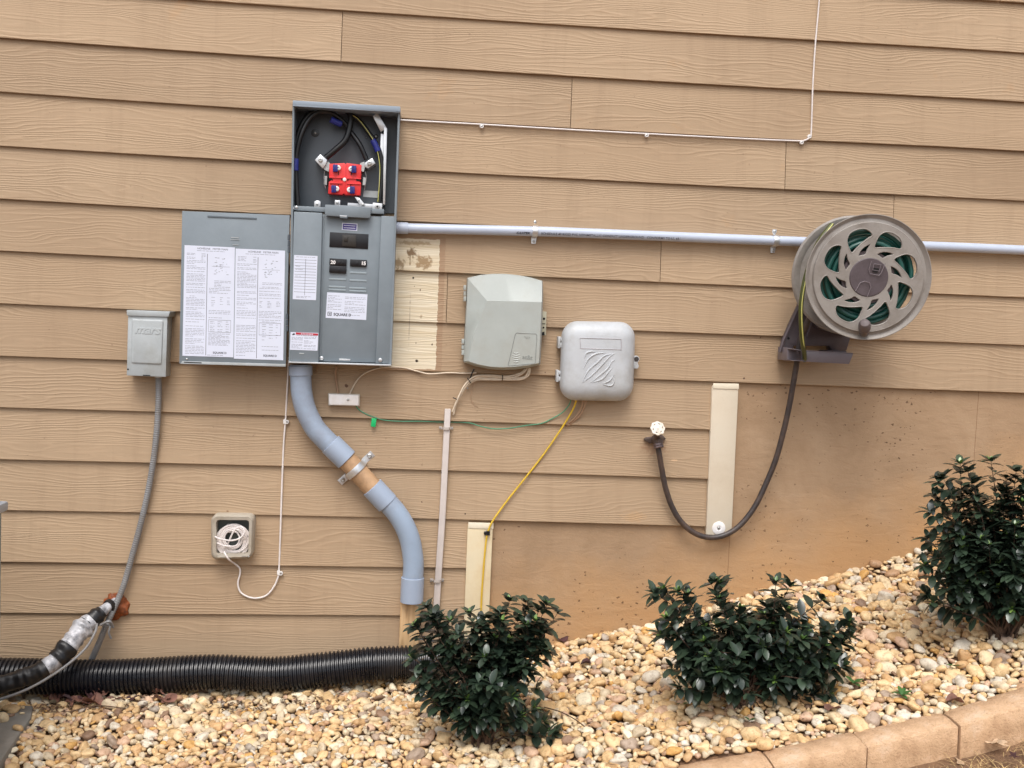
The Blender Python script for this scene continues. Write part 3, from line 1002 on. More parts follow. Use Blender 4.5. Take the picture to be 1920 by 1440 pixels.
def breaker(q, txt):
    a = MB(); a.pp(q, .119, .1122)
    br = part('breaker', a, BLACKP, df, bevel=.001)
    f = quadmap(*q)
    a = MB()
    for (u0, u1, v0, v1) in txt:
        a.pp([f(u0, v0), f(u1, v0), f(u1, v1), f(u0, v1)], .1215 if u1-u0 < .2 else .1205, .1192)
    part('toggle', a, BLACKP, br, bevel=.0005)
    return br
b1 = breaker([(618, 484), (650, 486), (649.5, 499), (617.5, 497)], [(.52, .62, .3, .8), (.72, .8, .3, .8)])
b2_ = breaker([(617.5, 498), (649.5, 500), (649, 513), (617, 511)], [(.52, .62, .3, .8)])
b3 = breaker([(656.5, 486), (688, 487.5), (687.5, 500.5), (656, 499)], [(.36, .46, .3, .8)])
for br, x, y, s_ in ((b1, 624.5, 492, '20'), (b3, 681.5, 494, '15')):
    a = MB(); text_mb(a, s_, (x, y), (x+20, y+1), .1196, .0165, bold=.0006); part('marking', a, WHITEP, br)
a = MB()
for x0, x1, y in ((656, 687, 509), (617, 649, 521), (655.5, 687, 523.5), (616.5, 648, 535.5), (655, 686.5, 538), (616.5, 648, 541), (655, 686.5, 543.5)):
    a.pp([(x0, y), (x1, y+1.4), (x1, y+4.8), (x0, y+3.4)], .1135, .1122)
part('knockout', a, plain('knockout enamel', srgb(146, 158, 164), .36, var=.03), df, bevel=.0008)

def paper(q, d, parent, mat=PAPER, name='label'):
    a = MB(); a.pp(q, d+.0006, d+.0001)
    return part(name, a, mat, parent)
def ink_rows(q, d, rows, parent, mat=INK, seed=0):
    """rows: (u0, u1, v0, v1, pitch in metres, fill) blocks of illegible print lines"""
    rr = random.Random(seed)
    f = quadmap(*q)
    H = (U(*q[0], d)-U(*q[3], d)).length
    W_ = (U(*q[0], d)-U(*q[1], d)).length
    a = MB()
    for (u0, u1, v0, v1, pitch, fill) in rows:
        v = v0
        while v < v1:
            if rr.random() < fill:
                u = u0
                end = u1 if rr.random() < .7 else u0+(u1-u0)*rr.uniform(.4, .95)
                while u < end:
                    wl = rr.uniform(.004, .016)/W_
                    e = min(u+wl, end)
                    hh = .0010/H
                    p = [f(u, v), f(e, v), f(e, v+hh), f(u, v+hh)]
                    fr = [U(x, y, d) for x, y in p]
                    a.add(fr, [(0, 1, 2, 3)])
                    u = e+.0022/W_
            v += pitch/H*rr.choice((1, 1, 1, 1, 1.8))
    return part('print', a, mat, parent, smooth=False)
q = [(714-714+635, 418.5), (670.5, 420), (669.5, 433), (634.5, 431.5)]
q = [(641.5, 417.5), (670.5, 419.3), (669.8, 433), (640.8, 431.2)]
lb = paper(q, .1122, df)
f = quadmap(*q)
a = MB(); a.pp([f(.06, .12), f(.94, .12), f(.94, .88), f(.06, .88)], .1134, .1129); pl = part('field', a, PURP, lb)
a = MB()
for v in (.34, .66):
    for u in np.arange(.12, .86, .085): a.pp([f(u, v-.05), f(u+.07, v-.05), f(u+.07, v+.06), f(u, v+.06)], .1138, .1135)
part('print', a, PAPER, pl)
# circuit directory
q = [(551.5, 478), (595.5, 480), (592.5, 563), (548.8, 561)]
lb = paper(q, .1292, lc)
a = MB(); f = quadmap(*q)
for i in range(12):
    v = .1+i*.066
    a.add([U(*f(.04, v), .1299), U(*f(.96, v), .1299), U(*f(.96, v+.007), .1299), U(*f(.04, v+.007), .1299)], [(0, 1, 2, 3)])
a.add([U(*f(.495, .08), .1299), U(*f(.51, .08), .1299), U(*f(.51, .9), .1299), U(*f(.495, .9), .1299)], [(0, 1, 2, 3)])
part('ruling', a, INK, lb)
ink_rows(q, .1299, [(.1, .9, .035, .06, .004, 1), (.14, .8, .925, .96, .004, 1), (.08, .4, .1, .9, .011, .6)], lb, seed=3)
# instructions
q = [(613.5, 548), (689, 552), (686.5, 600), (610.5, 596)]
lb = paper(q, .1122, df)
ink_rows(q, .1129, [(.03, .37, .12, .68, .0052, 1), (.45, .96, .14, .76, .0052, 1), (.57, .84, .84, .87, .004, 1)], lb, seed=5)
a = MB(); text_mb(a, 'SQUARE D', (642, 590.3), (662, 591.4), .1129, .0125, bold=.0004)
part('lettering', a, INKB, lb)
a = MB()
f = quadmap((614.5, 584.5), (622, 584.9), (621.5, 592.3), (614, 591.9))
for u0, u1, v0, v1 in ((0, 1, 0, .14), (0, 1, .86, 1), (0, .14, .14, .86), (.86, 1, .14, .86), (.36, .5, .3, .72), (.5, .72, .3, .42), (.5, .72, .6, .72), (.66, .78, .42, .6)):
    a.add([U(*f(u0, v0), .1129), U(*f(u1, v0), .1129), U(*f(u1, v1), .1129), U(*f(u0, v1), .1129)], [(0, 1, 2, 3)])
part('emblem', a, INKB, lb)
# danger label
q = [(544.8, 622.5), (597, 624.5), (595.2, 657.5), (543.5, 655.8)]
lb = paper(q, .1292, lc)
f = quadmap(*q)
a = MB(); a.pp([f(.19, .01), f(.99, .03), f(.99, .15), f(.19, .13)], .1302, .1299); rp = part('red_band', a, REDI, lb)
a = MB()
for u in np.arange(.38, .78, .055): a.add([U(*f(u, .06), .1304), U(*f(u+.04, .06), .1304), U(*f(u+.04, .105), .1304), U(*f(u, .105), .1304)], [(0, 1, 2, 3)])
part('print', a, PAPER, rp)
ink_rows(q, .1299, [(.05, .45, .28, .9, .0042, 1), (.5, .93, .25, .92, .0042, 1), (.22, .95, .17, .2, .004, 1)], lb, seed=7)
a = MB(); v_ = [f(.05, .15), f(.13, .04), (f(.17, .13)), (f(.09, .18))]
a.add([U(*p, .13) for p in v_], [(0, 1, 2, 3)]); part('symbol', a, INKB, lb)

# door folded back to the left
dr = MB()
q = [(341.5, 395.5), (543, 403.5), (535.5, 687.5), (336, 681.5)]
dr.pp(q, .128, .122)
f = quadmap(*q)
def edge(u0, v0, u1, v1):
    dr.pp([f(u0, v0), f(u1, v0), f(u1, v1), f(u0, v1)], .1219, .105)
edge(0, 0, 1, .006); edge(0, .994, 1, 1); edge(0, .007, .008, .993); edge(.992, .007, 1, .993)
door = part('door', dr, GP, pan, 'grey panel door swung fully open to the left', bevel=.0012)
a = MB(); a.pp([(338, 682), (342, 677), (536, 682.5), (535.5, 687.5)], .1292, .1283); part('bottom_lip', a, GPL, door, bevel=.0003)
a = MB()
a.pp([(389, 403.5), (481, 408), (481, 411), (389, 407)], .1305, .1283); part('stiffening_rib', a, plain('rib', srgb(98, 108, 116), .4), door, bevel=.0008)
a = MB()
a.pp([(433, 444.3), (447.5, 445), (447.5, 446.6), (433, 445.9)], .1295, .1283); a.pp([(432, 448.5), (449, 449.3), (449, 450.2), (432, 449.4)], .1295, .1283); a.pp([(436, 458.3), (447, 458.8), (447, 460), (436, 459.5)], .1295, .1283)
part('slot', a, GPL, door)
a = MB(); a.pp([(345, 678.2), (378, 679.4), (378, 681.3), (345, 680)], .1298, .1293); part('slot', a, HOLE, door)
a = MB(); screw(a, 350.5, 673, .128, .003); part('screw', a, ALU, door)
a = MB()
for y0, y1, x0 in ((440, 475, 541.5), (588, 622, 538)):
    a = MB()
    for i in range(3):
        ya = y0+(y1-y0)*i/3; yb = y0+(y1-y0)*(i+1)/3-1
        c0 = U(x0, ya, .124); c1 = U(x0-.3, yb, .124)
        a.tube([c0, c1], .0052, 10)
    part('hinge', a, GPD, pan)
for q, ttl, sd_ in (([(346, 459.5), (440.5, 464), (437.5, 670), (342, 667)], 1, 11), ([(441.8, 466), (534.5, 470), (531, 675.5), (438.5, 672.5)], 2, 12)):
    lb = paper(q, .1283, door)
    f = quadmap(*q)
    cx, cy = f(.56, .024)
    a = MB(); text_mb(a, 'HOMELINE   METER MAIN', (cx, cy), (cx+20, cy+.9), .129, .0088)
    part('heading', a, INK, lb); a = MB()
    cx, cy = f(.73, .964)
    text_mb(a, 'SQUARE D', (cx, cy), (cx+20, cy+.7), .129, .0095, bold=.0002)
    part('lettering', a, INKB, lb)
    a = MB()
    for (u0, u1, v0, v1) in ((.452, .462, .07, .99), ):
        a.add([U(*f(u0, v0), .129), U(*f(u1, v0), .129), U(*f(u1, v1), .129), U(*f(u0, v1), .129)], [(0, 1, 2, 3)])
    for (u0, u1, v0, v1) in ((.5, .94, .665, .668), (.5, .94, .775, .778), (.5, .504, .665, .778), (.936, .94, .665, .778), (.55, .9, .18, .182)):
        a.add([U(*f(u0, v0), .129), U(*f(u1, v0), .129), U(*f(u1, v1), .129), U(*f(u0, v1), .129)], [(0, 1, 2, 3)])
    # line diagram
    rr = random.Random(sd_)
    for i in range(26):
        u = rr.uniform(.58, .84); v = rr.uniform(.09, .25); w_ = rr.uniform(.01, .05)
        a.add([U(*f(u, v), .129), U(*f(u+w_, v), .129), U(*f(u+w_, v+.0035), .129), U(*f(u, v+.0035), .129)], [(0, 1, 2, 3)])
    part('ruling', a, INK, lb)
    if ttl == 1:
        rows = [(.25, .8, .043, .05, .005, 1), (.05, .22, .07, .125, .0045, 1), (.34, .42, .07, .125, .0045, 1), (.05, .42, .135, .44, .0047, .88), (.12, .34, .455, .46, .004, 1), (.05, .42, .47, .98, .005, .85),
                (.6, .93, .31, .37, .005, 1), (.5, .93, .38, .43, .005, .9), (.55, .62, .46, .54, .006, 1), (.72, .78, .46, .54, .006, 1), (.86, .92, .46, .54, .006, 1), (.5, .93, .58, .65, .005, .8),
                (.53, .62, .68, .77, .0055, 1), (.68, .78, .68, .77, .0055, 1), (.84, .9, .68, .77, .008, 1), (.5, .93, .79, .9, .0042, 1), (.48, .95, .985, .988, .004, 1)]
    else:
        rows = [(.2, .8, .043, .05, .005, 1), (.05, .22, .07, .12, .0045, 1), (.36, .43, .07, .12, .0045, 1), (.04, .43, .135, .4, .0047, .9), (.04, .43, .42, .63, .005, .85), (.04, .43, .68, .98, .005, .85),
                (.55, .95, .3, .34, .005, 1), (.49, .93, .35, .44, .005, .8), (.5, .56, .47, .53, .005, 1), (.66, .74, .47, .53, .005, 1), (.84, .92, .47, .53, .005, 1), (.49, .95, .56, .64, .005, .85),
                (.56, .85, .655, .66, .004, 1), (.56, .64, .68, .82, .006, 1), (.7, .78, .68, .82, .009, 1), (.84, .88, .68, .82, .009, 1), (.56, .9, .85, .93, .006, .7)]
    ink_rows(q, .129, rows, lb, seed=sd_)

# ------------------------------------------------------------------ large S-shaped conduit
cp = [U(563.5, 683, .062), U(563.8, 703, .062)]
o_ = U(773, 1128, .06)
con = thing('large_conduit', 'thick blue grey plastic conduit bending in an S below the breaker panel', 'conduit', (o_.x, 0, o_.z))
a = MB(); a.tube(path([(563.5, 684), (564, 712), (566, 738), (573.5, 769), (589.6, 801), (606, 820), (619, 833), (640, 853)], .062, 8), .0365, 28)
part('upper_bend', a, PVC, con)
a = MB(); a.tube(path([(648, 860), (700, 916)], .062, 6), .0352, 28)
mid = part('middle_pipe', a, TANP, con, 'brown stained straight middle length of the conduit')
a = MB(); a.tube(path([(710, 926), (727, 943), (743, 961), (757.5, 984), (768.5, 1012), (774.3, 1045), (775, 1066), (774, 1085)], .062, 8), .0365, 28)
part('lower_bend', a, PVC, con)
def coupling(p, q, r=.0405):
    p0, p1 = U(*p, .062), U(*q, .062)
    t = (p1-p0).normalized()
    a = MB(); a.disc(p0, t, [(r-.005, 0), (r-.001, .0004), (r, .0015), (r, (p1-p0).length-.0015), (r-.001, (p1-p0).length-.0004), (r-.005, (p1-p0).length)], 36)
    return part('coupling', a, plain('coupling pvc', srgb(156, 169, 188), .36, var=.03, bump=.006), con)
coupling((563.3, 686), (563.6, 704)); coupling((619.5, 832.5), (650.5, 862.5)); coupling((697.5, 913), (727, 944.5)); coupling((773.8, 1082), (771.8, 1128.5))
# strap over the middle pipe
p0 = U(666.5, 881, .062)
ax = (U(697, 913, .062)-U(650, 862, .062)).normalized()
sd3 = ax.cross(Vector((0, -1, 0))).normalized()
out = Vector((0, -1, 0))
loops = []
R1 = .0375
prof = []
for s_ in (-1, 1):
    pass
seq = []
L1 = .078
zw = .062-.013
seq += [(-L1, -zw+.0)] + [(-R1-.004, -zw)]
for i in range(13):
    t = PI - PI*i/12
    seq.append((math.cos(t)*R1, math.sin(t)*R1*1.0))
seq[2] = (-R1, -.02)
seq.append((R1, -.02)); seq += [(R1+.004, -zw)] + [(L1, -zw)]
seq = [seq[0], seq[1]] + [(-R1, -.02)] + [(math.cos(PI-PI*i/12)*R1, math.sin(PI-PI*i/12)*R1) for i in range(13)] + [(R1, -.02), (R1+.004, -zw), (L1, -zw)]
a = MB()
lo = []
for (s_, h) in seq:
    ww = .0115
    c = p0+sd3*s_+out*h
    lo.append([c-ax*ww, c+ax*ww])
th = .0022
cen = p0
inner = [p for p in lo]
lp = []
for (s_, h), (u_, v_) in zip(seq, lo):
    nr = (sd3*s_+out*h).normalized() if abs(s_) <= R1+.001 else out
    lp.append([u_, v_, v_+nr*th, (u_+v_)/2+nr*(th*1.6), u_+nr*th])
a.loft(lp)
st = part('pipe_strap', a, ZINC, con)
a = MB()
for s_ in (-1, 1):
    c = p0+sd3*(s_*(L1-.015))-out*zw
    a.disc(c+out*(zw*0), out, [(.0085, .0025), (.0085, .0045), (.005, .0075), (.003, .007)], 14)
    # re-seat on the strap ear
a = MB()
for s_ in (-1, 1):
    c = p0+sd3*(s_*(L1-.015))+out*(-zw)
    a.disc(c, out, [(.0085, .002), (.0085, .0045), (.005, .007), (.003, .0066)], 14)
part('strap_screw', a, STEEL, st)

# ------------------------------------------------------------------ horizontal conduit
hp = [(743, 427.5), (1005, 433.8), (1095, 437), (1455, 451.3), (1755, 462), (1920, 469), (2400, 489)]
o_ = U(1330, 446, .035)
hc = thing('horizontal_conduit', 'pale grey plastic conduit running level from the panel past the hose reel', 'conduit', (o_.x, 0, o_.z))
HCR = .0172
a = MB(); a.tube(path(hp, .034, 6), HCR, 22); part('pipe', a, PVCL, hc)
a = MB(); a.tube([U(743, 427.5, .034), U(765, 428, .034)], .0202, 22); part('adapter', a, PVCL, hc, bevel=.001)
for sx in (1003, 1454):
    sy = float(np.interp(sx, [p[0] for p in hp], [p[1] for p in hp]))
    a = MB()
    seq = [(.042, .013), (.021, .013)] + [(math.cos(t)*(HCR+.0012), .034+math.sin(t)*(HCR+.0012)) for t in np.linspace(0, PI, 11)] + [(-.021, .013), (-.042, .013)]
    c = U(sx, sy, .034)
    lp = []
    for i, (h, d) in enumerate(seq):
        wd = .0095 if 1 <= i <= len(seq)-2 else .0075
        nz_ = Vector((0, -(d-.034), h)).normalized() if abs(h) < .0185 else Vector((0, -1, 0))
        p = Vector((c.x+h*.03, -d, c.z+h))
        lp.append([p-Vector((wd, 0, 0)), p+Vector((wd, 0, 0)), p+Vector((wd, 0, 0))+nz_*.0018, p+nz_*.003, p-Vector((wd, 0, 0))+nz_*.0018])
    a.loft(lp)
    st = part('pipe_strap', a, ZINC, hc)
    a = MB(); 
    for h in (.034, -.034):
        a.disc((c.x+h*.03, -.0155, c.z+h), (0, -1, 0), [(.0052, 0), (.0052, .002), (.003, .0035)], 12)
    part('strap_screw', a, STEEL, st)
# print wrapped round the pipe
v, fc = curve_mesh(None, text='CANTEX', size=.0115, bold=.0006, shear=.3, spacing=1.05)
v2, f2 = curve_mesh(None, text='SCHEDULE 40 RIGID PVC NONMETALLIC CONDUIT UNDERGROUND   CONFORMS TO UL 651', size=.0118, spacing=1.0, bold=.0002)
def wrap(v, x0px):
    x0 = min(p.x for p in v)
    X0 = U(x0px, 434, .034).x
    out = []
    for p in v:
        wx = X0+(p.x-x0)
        # pipe centre at this x
        zs = [(U(a_, b_, .034).x, U(a_, b_, .034).z) for a_, b_ in hp]
        zc = float(np.interp(wx, [q[0] for q in zs], [q[1] for q in zs]))
        th_ = R(-30)+p.y/HCR
        out.append(Vector((wx, -.034-math.cos(th_)*(HCR+.0003), zc+math.sin(th_)*(HCR+.0003))))
    return out
a = MB(); a.add(wrap(v, 968), fc); part('lettering', a, INKB, hc, smooth=False)
a = MB(); a.add(wrap(v2, 1014), f2); part('lettering', a, plain('print grey', srgb(62, 62, 72), .6, bump=0), hc, smooth=False)

# ------------------------------------------------------------------ thin white coax along the top
o_ = U(1515, 264, .02)
cx = thing('white_cable', 'thin white cable clipped along a siding lap and turning up at upper right', 'cable', (o_.x, 0, o_.z))
a = MB(); a.tube(path([(751, 225, .018), (820, 228.8, .018), (903, 233.2, .018), (1060, 242.6, .018), (1212, 250.8, .018), (1380, 259.3, .018), (1490, 264, .018), (1509, 263, .018), (1518, 257, .018), (1521, 246, .016), (1524, 160, .017), (1529, 80, .017), (1536, 0, .017), (1542, -90, .017)], 0, 6), .0028, 8)
part('cable_run', a, WHITEW, cx)
for x, y in ((903, 237), (1212, 254), (1502, 267.5), (1516.5, 256.5)):
    a = MB(); c = U(x, y, .012)
    a.disc(c, (0, -1, 0), [(.0075, 0), (.0075, .007), (.0065, .009), (.004, .009), (.0035, .004)], 16)
    cl = part('cable_clip', a, WHITEP, cx)
    a = MB(); a.disc(c, (0, -1, 0), [(.0034, .004), (.0034, .0085), (.002, .0095)], 10); part('nail', a, STEEL, cl)

# ------------------------------------------------------------------ disconnect box at left
o_ = U(274, 706, .08)
dc = thing('disconnect_box', 'small light grey disconnect box with flexible conduit below it, at left', 'electrical box', (o_.x, 0, o_.z))
a = MB(); a.pp([(240, 590), (314.5, 593), (311, 706.5), (237.5, 703.5)], .075, 0); part('enclosure', a, GPL, dc, bevel=.002)
q = [(240.2, 591.5), (314, 594.5), (310.8, 707), (237.3, 704)]
a = MB(); a.pp(q, .088, .0755); cv = part('cover', a, GPL, dc, bevel=.002)
f = quadmap((247, 597.5), (307, 599.8), (303.5, 684), (245.5, 681.3))
a = MB()
lps = []
for ins, d in ((0, .0882), (.035, .0925), (.05, .093)):
    lps.append([U(*f(.5+u*(1-2*ins*.9), .5+v*(1-2*ins*.65)), d) for u, v in rrect(.5, .5, .05, 4)])
a.loft(lps); em = part('embossed_panel', a, GPL, cv)
a = MB(); text_mb(a, 'mars', (276, 618.5), (300, 619.5), .0931, .042, shear=.35, extrude=.0006, bold=.0006, bevel=.0008); part('embossed_lettering', a, plain('emboss', srgb(176, 182, 184), .35, var=.02), em)
a = MB(); a.pp([(237, 581), (319, 584), (316, 594.5), (237.5, 592)], .094, 0); part('rain_hood', a, GPL, dc, bevel=.0025)
a = MB(); a.pp([(268, 702.7), (282, 703.3), (281.5, 705), (268, 704.4)], .0887, .0883); a.disc(U(240, 692.5, .088), (0, -1, 0), [(.003, 0), (.003, .0006)], 10); part('slot', a, HOLE, cv)
a = MB(); a.disc(U(297, 705, .035), (0, 0, -1), [(.013, -.004), (.013, .006), (.009, .006), (.009, .012)], 12); part('conduit_fitting', a, STEEL, dc)
a = MB()
P = resample(path([(297, 706, .035), (297.3, 745, .032), (294.5, 800, .03), (288, 860, .03), (277, 925, .03), (263, 985, .03), (247, 1045, .03), (231, 1100, .035), (213, 1142, .05), (200, 1170, .06), (186, 1205, .06), (172, 1236, .05), (160, 1262, .03)], 0, 8), .0019)
a.tube(P, [.0098+(.0011 if (i % 4) < 2 else 0) for i in range(len(P))], 12)
solo('flexible_conduit', a, FLEXM, 'ribbed grey flexible conduit hanging down from the small disconnect box', 'conduit')

# foam plug
a = MB()
rr = random.Random(3)
bm = bmesh.new(); bmesh.ops.create_icosphere(bm, subdivisions=4, radius=1)
from mathutils import noise
vv = []
c = U(219, 1136, .012)
for v in bm.verts:
    n_ = 1+.28*noise.noise(v.co*1.7+Vector((3, 1, 7)))+.12*noise.noise(v.co*5)
    vv.append(c+Vector((v.co.x*.046*n_, v.co.y*.024*n_, v.co.z*.046*n_)))
a.add(vv, [tuple(x.index for x in f_.verts) for f_ in bm.faces]); bm.free()
solo('foam_plug', a, FOAM, 'lumpy orange brown sealing foam on the wall behind the flexible conduit', 'foam sealant')

# insulated refrigerant line bundle
o_ = U(60, 1290, .2)
ls = thing('line_set', 'black insulated pipe bundle with white wrapping and tape entering the wall at lower left', 'pipe bundle', (o_.x, o_.y, o_.z))
full = path([(-260, 1330, .36), (-120, 1315, .33), (-40, 1298, .29), (30, 1275, .26), (75, 1258, .24), (105, 1238, .21), (128, 1212, .18), (150, 1184, .14), (175, 1160, .10), (197, 1142, .07), (214, 1128, .03), (220, 1118, .0)], 0, 10)
def seg(name, i0, i1, r0, r1, mat, lab=None, wob=.08, bulge=0, seed=1):
    P = resample(full[i0:i1+1], .004)
    rr = random.Random(seed)
    rs = []
    for i in range(len(P)):
        t = i/(len(P)-1)
        rs.append((r0+(r1-r0)*t+bulge*math.sin(PI*t))*(1+wob*1.6*noise.noise(Vector((i*.22, seed, 0)))))
    a = MB(); a.tube(P, rs, 28)
    for q_, v in enumerate(a.v):
        c_ = P[q_//28]; a.v[q_] = c_+(v-c_)*(1+1.4*wob*noise.noise(v*38+Vector((seed, 0, 0))))
    return part(name, a, mat, ls, lab)
seg('insulation', 0, 44, .027, .029, TAPE, wob=.12, seed=2)
seg('foil_wrap', 43, 54, .0285, .029, FOIL, 'white banded wrap', seed=3)
seg('tape', 50, 60, .0335, .036, TAPE, wob=.1, seed=4)
seg('foil_wrap', 59, 78, .028, .030, FOIL, 'crinkled silver white sleeve', bulge=.005, wob=.14, seed=5)
seg('tape', 75, 87, .031, .023, TAPE, wob=.14, seed=6)
seg('foil_wrap', 86, 110, .019, .009, FOIL, wob=.15, seed=7)
seg('tape', 93, 96, .0225, .0215, TAPE, wob=.2, seed=9)
a = MB(); a.tube(path([(182, 1170, .15), (178, 1186, .18), (160, 1216, .21), (120, 1251, .255), (60, 1288, .30), (0, 1311, .33), (-80, 1330, .36), (-200, 1345, .36)], 0, 8), .0042, 8)
part('control_wire', a, FLEXM, ls)
a = MB()
a.tube(path([(196, 1168, .09), (206, 1174, .10), (204, 1186, .10), (208, 1197, .09)], 0, 6), .004, 6)
a.tube(path([(188, 1172, .11), (205, 1165, .11), (212, 1176, .09)], 0, 6), .005, 6)
part('loose_tie', a, FLEXM, ls)

# corrugated drain pipe
P0 = path([(-420, 1275), (-200, 1271), (0, 1267), (180, 1270), (300, 1265), (400, 1260), (510, 1264), (610, 1255), (700, 1245), (790, 1242), (880, 1240)], .10, 10)
P = resample(P0, .0145/8)
per = [0, .0, .55, 1, 1, 1, .55, 0]
a = MB(); a.tube(P, [.0525+.0078*per[i % 8] for i in range(len(P))], 36)
dp = solo('drain_pipe', a, CORR, 'black corrugated drain pipe lying on the pebbles along the foot of the siding', 'drain pipe', ang=60)

# ------------------------------------------------------------------ cable box with coiled white cable
o_ = U(436, 1045, .06)
bx = thing('cable_box', 'small square weathered beige box with open grey middle, low on the siding', 'box', (o_.x, 0, o_.z))
q = [(396, 965), (476, 966), (473, 1047), (396.5, 1049)]
f = quadmap(*q)
fc_ = [f(.5+u, .5+v) for u, v in rrect(.5, .5, .14, 5)]
hi_ = [f(.505+u, .5+v) for u, v in rrect(.39, .385, .07, 5)]
a = MB()
n_ = len(fc_)
outer1 = [U(x, y, .058) for x, y in fc_]
outer0 = [Vector((p.x+(.004 if False else 0), -.002, p.z)) for p in outer1]
o2 = [U(*f(.5+u, .5+v), .066) for u, v in rrect(.46, .46, .12, 5)]
inn = [U(x, y, .064) for x, y in hi_]
inn0 = [Vector((p.x, -.018, p.z)) for p in inn]
a.loft([outer0, outer1, o2, inn, inn0], False, False)
part('frame', a, LBX, bx, ang=50)
a = MB(); a.add([Vector((p.x, -.017, p.z)) for p in inn], [tuple(range(len(inn)))]); part('back_plate', a, INB, bx)
a = MB(); screw(a, 466.5, 1043.5, .064, .0035, .003); a.pp([(454, 1042.5), (461, 1042.8), (461, 1044.8), (454, 1044.5)], .067, .0645); part('screw', a, STEEL, bx)
a = MB(); a.pp([(424, 984), (446, 985), (449, 1000), (421, 999)], .045, .018); part('socket_block', a, WHITEP, bx, bevel=.003)
o_ = U(524, 1075, .02)
wc = thing('cable_coil', 'white cable coiled in the beige box, looping out and clipped up the wall', 'cable', (o_.x, 0, o_.z))
rr = random.Random(8)
P = []
turns = 13
for i in range(turns*22):
    t = i/22*2*PI
    k = i/22
    ra = 31+1.6*math.sin(k*1.7+1); rb_ = 30+1.8*math.cos(k*2.3)
    kk_ = (1, .93, .8, .97, .66, .88, 1, .72, .52, .95, .84, .6, .9, .9)[int(k)]; ra *= kk_; rb_ *= kk_
    P.append(U(436+3*math.sin(k*1.1)+ra*math.cos(t)*.95, 1012+3*math.cos(k*1.9)+rb_*math.sin(t)*.98, .04+.004*math.sin(k*2.2)+.0035*(k % 3)))
a = MB(); a.tube(P, .0030, 7)
a.tube(path([(403, 1006, .067), (412, 1010, .07), (432, 1013.5, .074), (450, 1009, .075), (458, 998, .074), (454, 989, .07), (444, 990, .066), (436, 1000, .066), (426, 1022, .06), (421, 1028, .05)], 0, 8), .0030, 7)
a.tube(path([(407, 1018, .06), (420, 1023, .066), (440, 1024, .068), (448, 1016, .066), (449, 1006, .06)], 0, 8), .003, 7)
part('coil', a, WHITEW, wc)
a = MB(); a.tube(path([(420, 1034, .058), (424, 1042, .066), (430, 1050, .06), (440, 1057, .03), (449, 1065, .02), (450, 1076, .018), (446, 1094, .018), (451, 1110, .018), (465, 1119, .018), (482, 1121.5, .018), (500, 1116, .018), (513, 1101, .018), (521, 1083, .017), (523, 1070, .016), (525, 1020, .016), (527, 960, .017), (529, 900, .016), (532, 830, .017), (535, 791, .016), (538, 740, .016), (540, 700, .02), (541.5, 670, .03)], 0, 8), .0031, 8)
part('cable_run', a, WHITEW, wc)
for x, y in ((525.5, 1074.5), (537, 791)):
    a = MB(); c = U(x+1.5, y, .012)
    a.disc(c, (0, -1, 0), [(.0072, 0), (.0072, .007), (.006, .009), (.0038, .009), (.0034, .004)], 16)
    a.pp([(x-6, y-4), (x-1, y-5), (x-1, y+4), (x-6, y+3)], .022, .012)
    cl = part('cable_clip', a, WHITEP, wc)
    a = MB(); a.disc(c, (0, -1, 0), [(.0032, .004), (.0032, .0085)], 10); part('nail', a, STEEL, cl)

# ------------------------------------------------------------------ telephone interface box
Zs = lambda x, y: (820+x/4.114, 480+y/4.114)
o_ = U(944, 690, .1)
tb_ = thing('phone_box', 'grey green telephone interface box with faceted bulging lid, mid wall', 'utility box', (o_.x, 0, o_.z))
ol = [(232, 168), (330, 146), (430, 137), (520, 137), (620, 147), (720, 165), (812, 192), (816, 300), (808, 560), (795, 832), (786, 843), (700, 862), (600, 876), (500, 880), (400, 872), (300, 852), (210, 824), (203, 815), (212, 600), (224, 380)]
a = MB(); a.pp([Zs(*p) for p in ol], .05, 0); part('base', a, GLZD, tb_, bevel=.003)
def lid_pt(x, y, d):
    return U(*Zs(x, y), d)
def lid_loop(ins, d):
    cxx, cyy = 512, 510
    return [lid_pt(cxx+(x-cxx)*(1-ins), cyy+(y-cyy)*(1-ins), d) for x, y in ol]
a = MB()
fl = [(380, 342), (430, 341), (480, 342), (540, 344), (600, 346), (700, 349), (806, 353), (803, 420), (797, 580), (786, 822), (779, 830), (700, 846), (600, 858), (500, 862), (400, 856), (310, 838), (246, 818), (240, 810), (290, 570), (350, 420)]
l1 = lid_loop(0, .0505); l2 = lid_loop(.004, .066); l2b = lid_loop(.014, .070)
l3 = [lid_pt(x, y, .098) for x, y in fl]
l4 = [lid_pt(512+(x-512)*.985, 590+(y-590)*.985, .0995) for x, y in fl]
a.loft([l1, l2, l2b, l3, l4])
lid = part('lid', a, GLZ, tb_, ang=24)
a = MB()
rc = [(612, 592), (762, 600), (768, 612), (755, 828), (545, 846), (548, 830), (575, 720), (600, 605)]
P = [lid_pt(x, y, .0996) for x, y in rc]
a.tube(resample(P+[P[0]], .006), .0014, 6)
P = [lid_pt(x, y, .0996) for x, y in ((668, 622), (715, 626))]; a.tube(P, .0008, 5)
P = [lid_pt(x, y, .0996) for x, y in ((682, 636), (712, 638))]; a.tube(P, .0008, 5)
P = [lid_pt(x, y, .092) for x, y in ((672, 316), (768, 322))]; a.tube(P, .0009, 5)
gd = plain('moulded groove', srgb(136, 140, 136), .45); part('label_outline', a, gd, lid)
a = MB()
for i in range(5):
    y0 = 742+i*17; hw = (20, 31, 34, 31, 20)[i]
    P = [lid_pt(608+u*hw, y0+9*(1-u*u), .0998) for u in np.linspace(-1, 1, 9)]
    a.tube(P, [.0006+.0014*(1-u*u) for u in np.linspace(-1, 1, 9)], 6)
